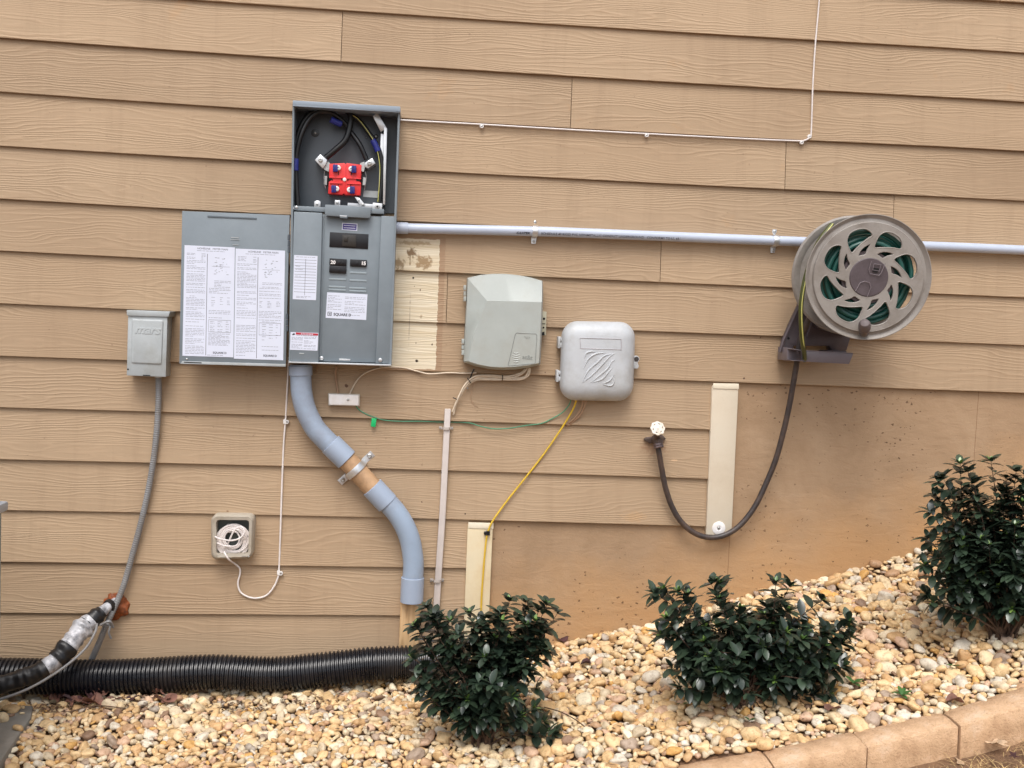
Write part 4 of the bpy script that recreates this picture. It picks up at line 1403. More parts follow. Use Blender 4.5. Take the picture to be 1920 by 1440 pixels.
part('globe_emblem', a, plain('emblem plastic', srgb(186, 190, 186), .4), lid)
a = MB(); text_mb(a, 'at&t', Zs(695, 782), Zs(745, 788), .0997, .021, extrude=.0006, bevel=.0003); part('embossed_lettering', a, gd, lid)
for y0, y1, x0 in ((225, 355, 208), (640, 770, 193)):
    a = MB()
    for k in range(3):
        ya = y0+(y1-y0)*k/3; yb = ya+(y1-y0)/3-6
        a.pp([Zs(x0-4, ya), Zs(x0+16, ya), Zs(x0+14, yb), Zs(x0-6, yb)], .062 if k != 1 else .057, .03)
    part('hinge', a, GLZ, tb_, bevel=.001)
a = MB(); a.pp([Zs(812, 425), Zs(843, 430), Zs(838, 612), Zs(806, 615)], .045, .025); tbm = part('lock_tab', a, plain('aged tab', srgb(176, 172, 150), .5), tb_, bevel=.001)
a = MB()
for x, y, r_ in ((823, 484, .0045), (819, 552, .0035)):
    a.disc(U(*Zs(x, y), .045), (0, -1, 0), [(r_, 0), (r_, .0008)], 14)
a.pp([Zs(808, 520), Zs(832, 520), Zs(832, 526), Zs(808, 526)], .0456, .0452)
a.pp([Zs(806, 590), Zs(826, 582), Zs(828, 612), Zs(806, 612)], .0456, .0452)
part('hole', a, HOLE, tbm)
# cables leaving the phone box
def wire(name, pts, r, mat, label, cat='cable', group=None, n=8):
    a = MB(); a.tube(path(pts, .02, 8), r, n)
    return solo(name, a, mat, label, cat, group)
o_ = U(850, 780, .03)
cb = thing('cable_bundle', 'bundle of cream cables looping from the grey green phone box into the narrow duct', 'cable', (o_.x, 0, o_.z))
for i, pts in enumerate((
    [(992, 690, .05), (990, 698, .05), (984, 706, .045), (972, 709, .04), (950, 708, .035), (930, 707, .03), (905, 706, .03), (888, 710, .03), (876, 718, .03), (866, 732, .03), (858, 748, .03), (853, 762, .028), (851, 775, .026)],
    [(994, 690, .048), (991, 703, .048), (978, 711, .043), (950, 712, .034), (925, 710, .03), (895, 710, .032), (880, 717, .034), (867, 734, .032), (856, 752, .03), (850, 770, .026)],
    [(989, 690, .046), (980, 700, .043), (965, 707, .038), (940, 712, .032), (915, 712, .03), (892, 713, .028), (876, 724, .027), (864, 741, .026), (855, 758, .024), (850, 778, .022)],
    [(985, 692, .042), (975, 700, .04), (950, 706, .034), (920, 704, .032), (895, 705, .036), (882, 711, .037), (870, 724, .036), (861, 742, .035), (854, 758, .033), (848, 772, .028)])):
    a = MB(); a.tube(path(pts, 0, 8), .0031, 8); part('cable_strand', a, CREAMW, cb)
a = MB()
for x, y, t in ((879.5, 713.5, (1, 1)), (942, 708, (0, 1)), (853, 747, (1, .3))):
    P = [U(x, y, .034)+Vector((math.cos(b_)*.009*t[0]*.7, -math.sin(b_)*.007, -math.cos(b_)*.009*t[1])) for b_ in np.linspace(0, 2*PI, 14)[:-1]]
    a.tube(P, .0016, 6, closed=True)
part('cable_tie', a, BLACKP, cb)
a = MB(); a.tube(path([(889, 692, .03), (885, 700, .028), (880, 714, .026)], 0, 5), .0025, 6); part('ground_strand', a, BLACKC, cb)
a = MB(); a.tube(path([(888, 720, .02), (884, 735, .02), (883, 748, .018), (888, 758, .016), (896, 763, .016)], 0, 6), .0008, 5); part('loose_strand', a, TANW, cb)
a = MB(); screw(a, 876.3, 728, .013, .004); part('screw', a, STEEL, cb)

# thin grey duct with two straps
o_ = U(818, 1120, .02)
du = thing('narrow_duct', 'narrow upright pale duct with two ring straps between conduit and trim board', 'conduit', (o_.x, 0, o_.z))
a = MB(); a.pp([(834, 767), (845.5, 767), (836, 960), (827, 1095), (822.5, 1170), (810.5, 1170), (815, 1095), (824, 960)], .032, .010)
part('duct', a, plain('duct plastic', srgb(200, 190, 184), .45, var=.05), du, bevel=.003)
for x, y in ((836.5, 803), (819.5, 1089)):
    a = MB()
    seq = [(-13, .014), (-7.5, .016)] + [(-7.2, .030), (-5, .036), (0, .0375), (5, .036), (7.2, .030)] + [(7.5, .016), (13, .014)]
    lp = []
    for dx, d in seq:
        p = U(x+dx, y, d)
        p.x = U(x, y, .03).x+dx*.00188
        p.z = U(x, y, .03).z
        hh = Vector((0, 0, .0048))
        lp.append([p-hh, p+hh, p+hh+Vector((0, -.002, 0)), p+Vector((0, -.0026, 0)), p-hh+Vector((0, -.002, 0))])
    a.loft(lp)
    st = part('strap', a, plain('strap plastic', srgb(186, 176, 168), .35), du)
    a = MB()
    for s_ in (-1, 1): a.disc(U(x+s_*11, y, .016), (0, -1, 0), [(.004, 0), (.004, .0015)], 10)
    part('strap_screw', a, STEEL, st)

# ------------------------------------------------------------------ rounded white box
o_ = U(1117, 748, .1)
wbx = thing('media_box', 'weathered white box with rounded corners and embossed slanted stripes', 'utility box', (o_.x, 0, o_.z))
q = [(1053.8, 602), (1191, 604.5), (1186, 752), (1048.5, 749.5)]
f = quadmap(*q)
def rl(ins, d, r=.21):
    return [U(*f(.5+u, .5+v), d) for u, v in rrect(.5-ins, .5-ins, max(.05, r-ins), 7)]
a = MB(); a.loft([rl(.02, .0), rl(.02, .03), rl(0, .032), rl(0, .044)])
part('base', a, WBX, wbx, ang=30)
a = MB()
a.loft([rl(-.004, .0445), rl(-.004, .056), rl(.004, .066), rl(.02, .079), rl(.05, .090), rl(.09, .098), rl(.14, .103), rl(.19, .1045), rl(.25, .105)])
lid = part('lid', a, WBX, wbx, ang=60)
a = MB()
for px_, py_ in (((1100, 632), (1418, 640)), ((1100, 632), (1104, 712)), ((1418, 640), (1420, 722)), ((1104, 712), (1420, 722))):
    a.tube([lid_pt(*px_, .1055), lid_pt(*py_, .1055)], .0012, 6)
part('label_outline', a, plain('shade plastic', srgb(178, 174, 178), .45), lid)
a = MB()
for pts in ([(1135, 790), (1150, 750), (1190, 736), (1218, 742)], [(1128, 870), (1160, 800), (1220, 756), (1300, 746)], [(1120, 975), (1160, 890), (1240, 815), (1290, 770), (1372, 750)],
            [(1185, 975), (1240, 930), (1310, 870), (1345, 815), (1370, 803)], [(1195, 975), (1270, 950), (1320, 895), (1350, 860)], [(1275, 985), (1330, 960), (1362, 915)], [(1280, 992), (1340, 1000), (1364, 968), (1368, 915)],
            [(1120, 975), (1185, 925), (1260, 850), (1330, 775), (1372, 750)]):
    P = cat_rom([lid_pt(x, y, .1055) for x, y in pts], 6)
    a.tube(P, [.0008+.0022*math.sin(PI*min(1, max(0, i/(len(P)-1)))) for i in range(len(P))], 8)
part('embossed_stripes', a, WBX, lid)
for y0, y1, x0 in ((622, 712, 938), (880, 972, 925)):
    a = MB()
    a.pp([Zs(x0-4, y0), Zs(x0+16, y0), Zs(x0+12, y1), Zs(x0-8, y1)], .06, .02)
    a.pp([Zs(x0+12, y0+8), Zs(x0+60, y0+8), Zs(x0+60, y0+34), Zs(x0+12, y0+34)], .066, .03)
    a.pp([Zs(x0+10, y1-42), Zs(x0+60, y1-38), Zs(x0+58, y1-8), Zs(x0+10, y1-8)], .066, .03)
    part('hinge', a, WBX, wbx, bevel=.0015)
a = MB(); a.pp([Zs(1512, 770), Zs(1545, 770), Zs(1560, 785), Zs(1558, 808), Zs(1545, 822), Zs(1556, 850), Zs(1545, 870), Zs(1508, 868)], .05, .03); tb2 = part('lock_tab', a, WBX, wbx, bevel=.002)
a = MB(); a.disc(U(*Zs(1536, 794), .05), (0, -1, 0), [(.0085, 0), (.0085, .002), (.006, .0025), (.0055, .001), (.003, .001), (.003, .003)], 18); part('lock_screw', a, plain('dark screw', srgb(90, 84, 82), .4, .6), tb2)
a = MB(); a.tube(path([(1099, 750, .045), (1096, 762, .04), (1088, 778, .03), (1075, 790, .02), (1065, 798, .012), (1060, 797, .0)], 0, 8), .0029, 8)
a.tube(path([(1093, 750, .045), (1091, 762, .04), (1084, 776, .03), (1072, 789, .022), (1063, 795, .012), (1058, 795, .0)], 0, 8), .0029, 8)
solo('short_cables', a, TANW, 'pair of short tan cables curving from the rounded white box into the wall', 'cable')
wire('yellow_wire', [(1081, 750, .05), (1074, 768, .035), (1055, 800, .022), (1020, 851, .02), (985, 896, .02), (950, 940, .022), (925, 975, .03), (916, 994, .031), (912, 1010, .031), (908, 1050, .028), (905, 1090, .026), (903, 1120, .026), (901, 1180, .024)], .0034, YELW, 'yellow wire slanting from the rounded white box down to the short trim board')
a = MB(); a.disc(U(911, 999, .0245), (0, -1, 0), [(.0075, 0), (.0075, .009), (.005, .011), (.003, .009)], 14); a.pp([(912, 996), (918.5, 996), (918.5, 1004), (912, 1004)], .036, .0245)
solo('wire_staple', a, BLACKP, 'small black cable staple holding the yellow wire on the trim board', 'clip', bevel=0)
wire('green_wire', [(667, 760, .03), (674, 769, .02), (688, 777, .018), (704, 783, .017), (722, 788, .015), (752, 790, .013), (790, 790, .013), (830, 791.5, .008), (850, 791.5, .008), (880, 793, .014), (900, 799, .02), (925, 804, .021), (955, 803, .021), (985, 798, .02), (1015, 794, .018), (1035, 785, .02), (1055, 773, .025), (1067, 759, .035), (1071, 748, .045)], .0023, GREENW, 'thin green wire running from the small white junction box to the rounded white box')
a = MB(); a.pp([(697, 784), (706, 785), (704, 801), (695, 799.5)], .024, .019)
solo('wire_tag', a, GREENT, 'bright green tag hanging on the green wire', 'tag', bevel=.0008)
# small white junction box
o_ = U(645, 761, .03)
jb = thing('junction_box', 'small oblong white junction box under the breaker panel', 'box', (o_.x, 0, o_.z))
a = MB(); a.pp([(615, 737.5), (674.5, 739.5), (674.5, 762), (615.5, 760.5)], .03, .004); part('base', a, plain('ivory', srgb(206, 198, 184), .5), jb, bevel=.002)
a = MB(); a.pp([(616.5, 739), (672.5, 741), (672.5, 760.8), (616.8, 759.3)], .045, .0305); cv = part('cover', a, WHITEP, jb, bevel=.003, seg=3)
a = MB(); screw(a, 652.5, 749.5, .045, .0048, .002); part('screw', a, STEEL, cv)
wire('tan_wire', [(631, 686, .03), (629, 700, .016), (631, 720, .013), (634, 738, .02)], .0036, TANW, 'short painted wire dropping from the panel to the top of the white junction box')
wire('tan_wire', [(655, 740, .02), (664, 722, .013), (674, 708, .012), (690, 697, .016), (712, 690, .02), (730, 688.5, .018), (757, 689.5, .016), (782, 696, .016), (805, 701, .017), (840, 699, .017), (870, 700, .016), (893, 699, .03)], .0026, CREAMW, 'thin cream wire curving from the white junction box along the lap to the phone box')
wire('tan_wire', [(594, 684, .03), (594, 690, .014), (592, 698, .012)], .002, TANW, 'tiny painted wire end just under the panel beside the large conduit')

# ------------------------------------------------------------------ spigot
o_ = U(1230, 845, .05)
sp = thing('spigot', 'outdoor brass tap with white wheel handle on the siding', 'tap', (o_.x, 0, o_.z))
Sp = lambda x, y: (1190+x/14.4, 770+y/14.4)
a = MB()
a.pp([Sp(250, 770), Sp(330, 720), Sp(560, 700), Sp(760, 660), Sp(850, 760), Sp(760, 830), Sp(620, 900), Sp(400, 880), Sp(290, 820)], .02, .006)
part('flange', a, BRONZE, sp, bevel=.002)
a = MB()
a.disc(U(*Sp(600, 780), .02), (0, -1, 0), [(.022, 0), (.021, .012), (.015, .02), (.015, .045), (.010, .055)], 20)
a.tube([U(*Sp(600, 770), .045), U(*Sp(625, 880), .058), U(*Sp(640, 960), .062)], [.013, .014, .0135], 18)
a.tube([U(*Sp(600, 790), .05), U(*Sp(605, 640), .075), U(*Sp(615, 560), .085)], [.011, .010, .008], 16)
part('body', a, BRONZE, sp)
a = MB()
ca, cbb = U(*Sp(630, 880), .06), U(*Sp(655, 990), .064)
t = (cbb-ca).normalized()
a.disc(ca, t, [(.0165, 0), (.018, .002), (.018, .008), (.0165, .010), (.019, .011), (.019, .016), (.016, .018)], 8)
part('hose_coupling', a, plain('coupling metal', srgb(112, 98, 98), .4, .5, var=.3, scale=60), sp, ang=20)
# wheel handle
c = U(*Sp(620, 480), .095)
hx = Vector((0, -1, .45)).normalized()
spl = []
K = 64
spl.append([((.0242+.0014*math.cos(8*t))*math.cos(t), (.0242+.0014*math.cos(8*t))*math.sin(t)) for t in np.linspace(0, 2*PI, K, endpoint=False)])
for k in range(6):
    t0 = k*PI/3+.2
    pts = []
    for t in np.linspace(-.33, .33, 6): pts.append((.0195*math.cos(t0+t), .0195*math.sin(t0+t)))
    for t in np.linspace(.22, -.22, 5): pts.append((.0142*math.cos(t0+t), .0142*math.sin(t0+t)))
    spl.append(pts)
v, fcs = curve_mesh(spl, extrude=.002, bevel=.0014)
ex = Vector((1, 0, 0)); ey = hx.cross(ex).normalized(); ex = ey.cross(hx).normalized()
M = Matrix((ex, ey, hx)).transposed().to_4x4(); M.translation = c
a = MB(); a.add([M @ p for p in v], fcs)
a.disc(c-hx*.006, hx, [(.011, 0), (.012, .006), (.0095, .010), (.0085, .008), (.0045, .008), (.0045, .011), (.002, .012)], 18)
part('wheel_handle', a, plain('white enamel', srgb(222, 216, 206), .45, var=.06, dirt=srgb(170, 150, 120), dirts=30), sp)

wire('leader_hose', [(1232.5, 833, .06), (1236, 850, .058), (1241, 880, .05), (1248, 915, .045), (1260, 950, .042), (1277, 978, .040), (1300, 998, .040), (1325, 1007, .040), (1350, 1006, .041), (1375, 995, .041), (1397, 975, .040), (1418, 945, .040), (1437, 905, .042), (1455, 860, .05), (1470, 805, .06), (1480, 760, .07), (1488, 715, .08), (1494, 680, .085), (1500, 640, .10), (1520, 590, .14)], .0102, LEAD, 'dark brown feeder hose sagging from the tap up to the hose reel', 'hose', n=16)

# ------------------------------------------------------------------ hose reel
FD, RDp = .36, .17
fc = U(1628, 520, FD)
Rr = (U(1741, 520, FD)-fc).length
rc_ = U(1489+107.5, 517, RDp)
rc_ = Vector((U(1489, 517, RDp).x+Rr*.985, -RDp, U(1596, 517, RDp).z))
axis = (fc-rc_).normalized()
o_ = U(1530, 680, .1)
rl_ = thing('hose_reel', 'round taupe wall mounted hose reel with swirl cut flange and dark bracket', 'hose reel', (o_.x, 0, o_.z))
zz = Vector((0, 0, 1)); ez = (zz-axis*zz.dot(axis)).normalized(); exx = ez.cross(axis).normalized()
tilt = R(2)
exr = exx*math.cos(tilt)-ez*math.sin(tilt); ezr = ez*math.cos(tilt)+exx*math.sin(tilt)
def RM(c, a=axis):
    M = Matrix((exr, ezr, a)).transposed().to_4x4(); M.translation = c
    return M
def polar(th, r): return (r*Rr*math.cos(R(th)), r*Rr*math.sin(R(th)))
def smooth_loop(pts, n=5):
    P = [Vector((x, y, 0)) for x, y in pts]
    m_ = len(P); out = []
    for i in range(m_):
        a_, b_, c_, d_ = P[i-1], P[i], P[(i+1) % m_], P[(i+2) % m_]
        for k in range(n):
            t = k/n
            q_ = .5*((2*b_)+(c_-a_)*t+(2*a_-5*b_+4*c_-d_)*t*t+(3*b_-a_-3*c_+d_)*t*t*t)
            out.append((q_.x, q_.y))
    return out
spl = [[(.858*Rr*math.cos(t), .858*Rr*math.sin(t)) for t in np.linspace(0, 2*PI, 96, endpoint=False)]]
for k in range(8):
    t0 = 22.5+45*k-1
    pts = [(t0+19, .475), (t0+18.5, .58), (t0+15, .69), (t0+8, .765), (t0-1, .785), (t0-10, .775), (t0-17, .725), (t0-20, .66), (t0-13, .605), (t0-4, .55), (t0+7, .50)]
    spl.append(smooth_loop([polar(*p) for p in pts], 4))
    pts = [(t0-19, .53), (t0-10, .505), (t0+1, .455), (t0+11, .385), (t0+3, .365), (t0-8, .365), (t0-13, .44)]
    spl.append(smooth_loop([polar(*p) for p in pts], 3))
spl.append([(.30*Rr*math.cos(t), .30*Rr*math.sin(t)) for t in np.linspace(0, 2*PI, 40, endpoint=False)])
v, fcs = curve_mesh(spl, extrude=.003, bevel=.0022)
M = RM(fc)
a = MB(); a.add([M @ p for p in v], fcs)
# dished rim
def ringprof(prof, c, n=96, mbx=None, ax_=axis):
    loops = []
    for r, h in prof:
        loops.append([M_ @ Vector((r*Rr*math.cos(t), r*Rr*math.sin(t), h)) for t in np.linspace(0, 2*PI, n, endpoint=False)])
    loops.append(loops[0])
    mbx.loft(loops, False, False)
M_ = M
ringprof([(.845, .0035), (.865, .0055), (.875, .004), (.885, -.004), (.93, -.007), (.965, -.002), (.99, .004), (1.0, .0035), (1.0, -.0005), (.985, -.006), (.93, -.012), (.88, -.009), (.845, -.004)], fc, mbx=a)
# raised blade edges around the holes
ff = part('front_flange', a, REELP, rl_, ang=35)
a = MB()
for k in range(8):
    t0 = 22.5+45*k-1
    pts = [(t0+19, .475), (t0+18.5, .58), (t0+15, .69), (t0+8, .765), (t0-1, .785), (t0-10, .775), (t0-17, .725), (t0-20, .66), (t0-13, .605), (t0-4, .55), (t0+7, .50)]
    P = [M @ Vector((x, y, .004)) for x, y in smooth_loop([polar(*p) for p in pts], 4)]
    a.tube(P, .0022, 6, closed=True)
part('blade_edge', a, REELP, ff)
a = MB()
M_ = RM(rc_)
ringprof([(.36, .002), (.86, .002), (.90, .008), (.97, .010), (1.0, .004), (1.0, 0), (.97, .004), (.9, .002), (.86, -.003), (.36, -.003)], rc_, mbx=a)
part('rear_flange', a, REELP, rl_, ang=35)
a = MB(); a.disc(rc_-axis*.002, axis, [(.42*Rr, 0), (.42*Rr, (fc-rc_).length-.004)], 40)
part('drum', a, REELD, rl_)
a = MB(); a.disc(fc-axis*.004, axis, [(.31*Rr, 0), (.31*Rr, .009), (.295*Rr, .012), (.0, .0125)], 48)
hub = part('hub_cap', a, REELD, rl_)
a = MB()
def rp(x, y, h=.0128):       # reel zoom pixels -> reel face point
    return M @ Vector(((x-850)/510*Rr*1.0, -(y-622)/510*Rr, h-.004+.004))
for pts in ([(850, 490), (838, 560), (850, 592), (925, 600), (940, 580), (965, 500)], [(872, 512), (868, 560), (922, 566), (930, 512), (872, 512)], [(750, 740), (780, 670), (815, 655), (855, 665), (870, 700), (850, 780)]):
    a.tube([rp(x, y) for x, y in pts], .0013, 6)
part('hub_ridge', a, plain('hub ridge', srgb(120, 110, 114), .45), hub)
a = MB(); qd = [rp(874, 540), rp(870, 574), rp(908, 580), rp(922, 545)]
a.add(qd, [(0, 1, 2, 3)]); part('hub_hole', a, HOLE, hub)
# crank knob
c = rp(866, 1008, .004)
kd_ = (axis+ezr*.35-exr*.1).normalized()
KN = [(.011, 0), (.010, .012), (.013, .02), (.0135, .026), (.0125, .028), (.014, .030), (.0135, .036), (.0125, .038), (.014, .040), (.0135, .047), (.010, .056), (.003, .060)]
kd_ = (axis+ezr*.75-exr*.35).normalized()
a = MB(); a.disc(c-kd_*.004-ezr*.024, kd_, [(r_*1.45, h_*1.1) for r_, h_ in KN], 22)
kn = part('crank_knob', a, plain('knob plastic', srgb(98, 88, 88), .5, bump=.04), rl_)
# bracket
Rz = lambda x, y: (1440+x/9, 560+y/9)
a = MB()
a.pp([Rz(590, 0), Rz(550, 120), Rz(410, 420), Rz(290, 700), Rz(225, 1030), Rz(450, 1050), Rz(430, 800), Rz(1040, 800), Rz(1080, 880), Rz(1330, 880), Rz(1400, 640), Rz(1300, 560), Rz(1150, 300), Rz(1000, 0)], .06, .012)
a.pp([Rz(620, -200), Rz(600, 0), Rz(860, 500), Rz(1400, 640), Rz(1500, 100), Rz(1300, -300)], .10, .0605)
br = part('bracket', a, REELD, rl_, bevel=.004)
a = MB()
a.pp([Rz(330, 825), Rz(470, 850), Rz(585, 900), Rz(590, 1055), Rz(460, 1052), Rz(320, 1045)], .13, .03)
a.pp([Rz(590, 885), Rz(1000, 905), Rz(1440, 935), Rz(1370, 1105), Rz(590, 1060)], .18, .155)
a.pp([Rz(590, 868), Rz(1440, 918), Rz(1440, 934), Rz(590, 884)], .18, .13)
a.pp([Rz(430, 845), Rz(590, 868), Rz(590, 890), Rz(430, 860)], .19, .12)
a.pp([Rz(420, 1038), Rz(590, 1046), Rz(590, 1058), Rz(420, 1050)], .19, .12)
part('guide_tray', a, plain('tray plastic', srgb(112, 104, 110), .38, var=.06, bump=.03), rl_, bevel=.003)
a = MB(); a.pp([Rz(1080, 1000), Rz(1330, 1000), Rz(1330, 880), Rz(1080, 880)], .155, .03); part('tray_arm', a, REELD, rl_, bevel=.003)
a = MB(); a.disc(U(*Rz(345, 668), .0605), (0, -1, 0), [(.0045, 0), (.0045, .0008)], 14); part('screw_hole', a, HOLE, br)
a = MB(); a.tube([U(1500, 570, .08), U(1468, 640, .075), U(1462, 660, .075)], .006, 8); a.tube([U(1522, 605, .075), U(1513, 632, .07)], .004, 8)
part('bracket_rib', a, REELD, br)
# wound hose
rr = random.Random(12)
o_ = rc_
hz = thing('garden_hose', 'green garden hose wound on the hose reel', 'hose', (rc_.x, rc_.y, rc_.z))
P = []
Lg = (fc-rc_).length
M_ = RM(rc_)
for layer in range(4):
    rad = .46+layer*.085
    turns = 8 if layer < 3 else 5
    for i in range(turns*30):
        t = i/30
        hpos = .018+(Lg-.036)*(t/turns if layer % 2 == 0 else 1-t/turns)
        hpos += .006*math.sin(t*5+layer)+.004*math.sin(t*2.2)
        rj = rad+.018*math.sin(t*3.7+layer*2)+.012*math.sin(t*9.1)
        an = 2*PI*t
        P.append(M_ @ Vector((rj*Rr*math.cos(an), rj*Rr*math.sin(an), hpos)))
a = MB(); a.tube(P, .0082, 9); part('coils', a, HOSEG, hz)
tailp = [(1560, 420, .26), (1534, 455, .27), (1518, 495, .275), (1508, 530, .28), (1502, 570, .28), (1502, 610, .27), (1505, 645, .24), (1508, 662, .20), (1509, 676, .17)]
a = MB(); a.tube(path(tailp, 0, 8), .0078, 10); tl = part('loose_end', a, HOSEO, hz, 'olive end of the hose with a yellow stripe hanging from the reel')
a = MB(); a.tube([p+Vector((.0005, -.0072, 0)) for p in path(tailp, 0, 8)], .0022, 6); part('stripe', a, YELS, tl)

# ------------------------------------------------------------------ air conditioner corner and pad at far left
ph = ghit(30, 1360)[0].z+.012
def onz(px, py, z):
    r = ray(px, py)
    return CAM + r*((z-CAM.z)/r.z)
pq = [onz(-500, 1322, ph), onz(62, 1322, ph), onz(58, 1345, ph), onz(-8, 1440, ph), onz(-60, 1510, ph), onz(-700, 1510, ph)]
a = MB(); a.prism(pq, [Vector((p.x, p.y, p.z-.07)) for p in pq])
solo('concrete_pad', a, CONC, 'grey concrete pad at the lower left corner', 'pad', bevel=.006)
cd_ = .55
lr = U(16.5, 941, cd_)
ac = thing('air_conditioner', 'grey outdoor air conditioner unit mostly beyond the left edge', 'air conditioner', (lr.x-.4, -.93, ph))
zt = U(0, 940, cd_).z
a = MB(); a.box((lr.x-.40, -cd_-.38, zt-.012), (.40, 0, 0), (0, .38, 0), (0, 0, .014)); part('lid', a, plain('ac lid', srgb(160, 170, 180), .35), ac, bevel=.006)
bxr = U(2.5, 1100, cd_+.02).x
a = MB(); zb = ph; hb = (zt-.028-zb)/2
a.box(((bxr+lr.x-.78)/2, -cd_-.38, zb+hb), ((bxr-lr.x+.78)/2, 0, 0), (0, .36, 0), (0, 0, hb))
body = part('body', a, GP, ac, bevel=.006)
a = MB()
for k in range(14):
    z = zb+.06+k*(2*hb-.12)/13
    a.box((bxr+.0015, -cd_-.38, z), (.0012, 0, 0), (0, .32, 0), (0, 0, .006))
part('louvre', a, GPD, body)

# ------------------------------------------------------------------ edging stones
segs = [(kp[i], kp[i+1]) for i in range(len(kp)-1)]
t = (kp[-1]-kp[0]).normalized()
bl = []
xk = [p.x for p in kp]; zk = [p.z for p in kp]
def kz(x):
    if x < xk[0]: return zk[0]-(xk[0]-x)*.10-.004
    if x > xk[-1]: return zk[-1]+(x-xk[-1])*ks
    return interp(x, xk, zk)
bx_ = [kp[1].x-.246*k for k in range(7, 0, -1)]+[kp[1].x, kp[2].x, kp[3].x]+[kp[3].x+.255*k for k in range(1, 9)]
rr = random.Random(5)
placed = []
for i in range(len(bx_)-1):
    x0, x1 = bx_[i]+.0025, bx_[i+1]-.0025
    d0a, d0b = kerbd(x0), kerbd(x1)
    z0, z1 = kz(x0), kz(x1)
    wd = .105
    jz = rr.uniform(-.004, .004); jd = rr.uniform(-.006, .006)
    a = MB()
    n = 30
    loops = []
    for k in range(n+1):
        u = k/n
        x = x0+(x1-x0)*u; z = z0+(z1-z0)*u+jz; d = d0a+(d0b-d0a)*u+jd
        sh = .003*noise.noise(Vector((x*30, i*3, 1)))
        sh2 = .004*noise.noise(Vector((x*60, i*3, 7)))
        ez_ = .004 if k in (0, n) else 0
        loops.append([Vector((x, -d, z-.10)), Vector((x, -d, z-.006-ez_)), Vector((x, -d-.006, z-ez_)), Vector((x, -d-wd*.5, z+.002+sh*.5-ez_)), Vector((x, -d-wd+.004+sh, z-.001+sh-ez_)), Vector((x, -d-wd+sh2, z-.006+sh)), Vector((x, -d-wd-.003+sh, z-.06)), Vector((x, -d-wd-.004, z-.13))])
    a.loft(loops)
    mid_ = (x0+x1)/2
    if mid_ < kp[0].x-.05: lab = 'tan cast edging stone continuing the border left of the picture'
    elif i == 7-1+0: lab = 'lowest visible edging stone, cut off by the bottom edge'
    else: lab = None
    placed.append((a, mid_))
vis = [m for _, m in placed]
names = {}
for a, m_ in placed:
    pxv = 0
    if m_ < kp[0].x-.02: lab = 'tan edging stone hidden further along the border beyond the bottom edge'
    elif m_ < kp[1].x: lab = 'leftmost edging stone, only its top showing at the bottom edge'
    elif m_ < kp[2].x: lab = 'second edging stone from the left in front of the middle shrub'
    elif m_ < kp[3].x: lab = 'third edging stone from the left, full front face above dead grass'
    elif m_ < kp[3].x+.26: lab = 'rightmost edging stone, below the right shrub with a dry oak leaf at its foot'
    else: lab = 'tan edging stone further along the border beyond the right edge'
    solo('edging_stone', a, KERB, lab, 'edging stone', 'edging stones along the front of the pebble bed', ang=50)

# ------------------------------------------------------------------ pebbles
rs = np.random.RandomState(7)
def ico(sub):
    bm = bmesh.new(); bmesh.ops.create_icosphere(bm, subdivisions=sub, radius=1)
    v = np.array([tuple(x.co) for x in bm.verts]); f = np.array([[q.index for q in x.verts] for x in bm.faces])
    bm.free(); return v, f
I2, I3 = ico(2), ico(3)
padx = lambda x, d: (x < onz(62, 1322, ph).x+.0 and False)
from mathutils.geometry import intersect_point_tri_2d
def in_pad(x, y):
    c_ = False; n_ = len(pq); j = n_-1
    for i in range(n_):
        if (pq[i].y > y) != (pq[j].y > y) and x < (pq[j].x-pq[i].x)*(y-pq[i].y)/(pq[j].y-pq[i].y)+pq[i].x: c_ = not c_
        j = i
    return c_
cell = .05
PIPE_END = U(880, 1240, .1).x+.02
PAX = [p.x for p in P0]; PAZ = [p.z for p in P0]
grid = {}
stones = []
def tryput(x, d, r, k=.8):
    cx_, cy_ = int(x//cell), int(d//cell)
    for i in (-1, 0, 1):
        for j in (-1, 0, 1):
            for (a_, b_, c_) in grid.get((cx_+i, cy_+j), ()):
                if (a_-x)**2+(b_-d)**2 < (k*(c_+r))**2: return False
    grid.setdefault((cx_, cy_), []).append((x, d, r)); return True
XA, XB = -2.2, 2.6
for r0, r1, nt_ in ((.0185, .0235, 500), (.013, .0175, 5200), (.009, .0125, 30000), (.0058, .0085, 90000)):
    X = rs.uniform(XA, XB, nt_); D = rs.uniform(0, 1.0, nt_); RR = rs.uniform(r0, r1, nt_)
    for x, u, r in zip(X, D, RR):
        mx = kerbd(x)+.015
        if x < .35: mx = min(mx+.25, 1.35)
        d = u*mx
        if x < .35 and d > kerbd(x)-.01: continue
        if r > .0185 and x < .3 and rs.rand() < .7: continue
        if r > .0125 and x < .2 and rs.rand() < .3: continue
        if x < PIPE_END and (d-.10)**2+(gz(x, d)+r*.3-interp(x, PAX, PAZ))**2 < (.056+r*.75)**2: continue
        if in_pad(x, -d) and not rs.rand() < .012: continue
        if d > kerbd(x)+r*.3: continue
        if tryput(x, d, r): stones.append((x, d, r, 0))
for px_, py_, r_ in ((24, 1334, .019), (5, 1330, .02), (38, 1316, .015), (3, 1352, .017), (10, 1308, .012)):
    p_ = onz(px_, py_, ph); stones.append((p_.x, -p_.y, r_, 0))
pal = np.array([srgb(*c)[:3] for c in ((228, 198, 152), (218, 184, 136), (232, 208, 168), (206, 168, 122), (216, 198, 168), (220, 210, 192), (210, 176, 148), (190, 154, 120), (172, 152, 134), (148, 120, 98), (216, 170, 104), (232, 220, 192), (184, 172, 158))])
wts = np.array([.17, .15, .15, .09, .12, .08, .07, .04, .03, .02, .03, .04, .01]); wts /= wts.sum()
allv, allf, allc = [], [], []
off = 0
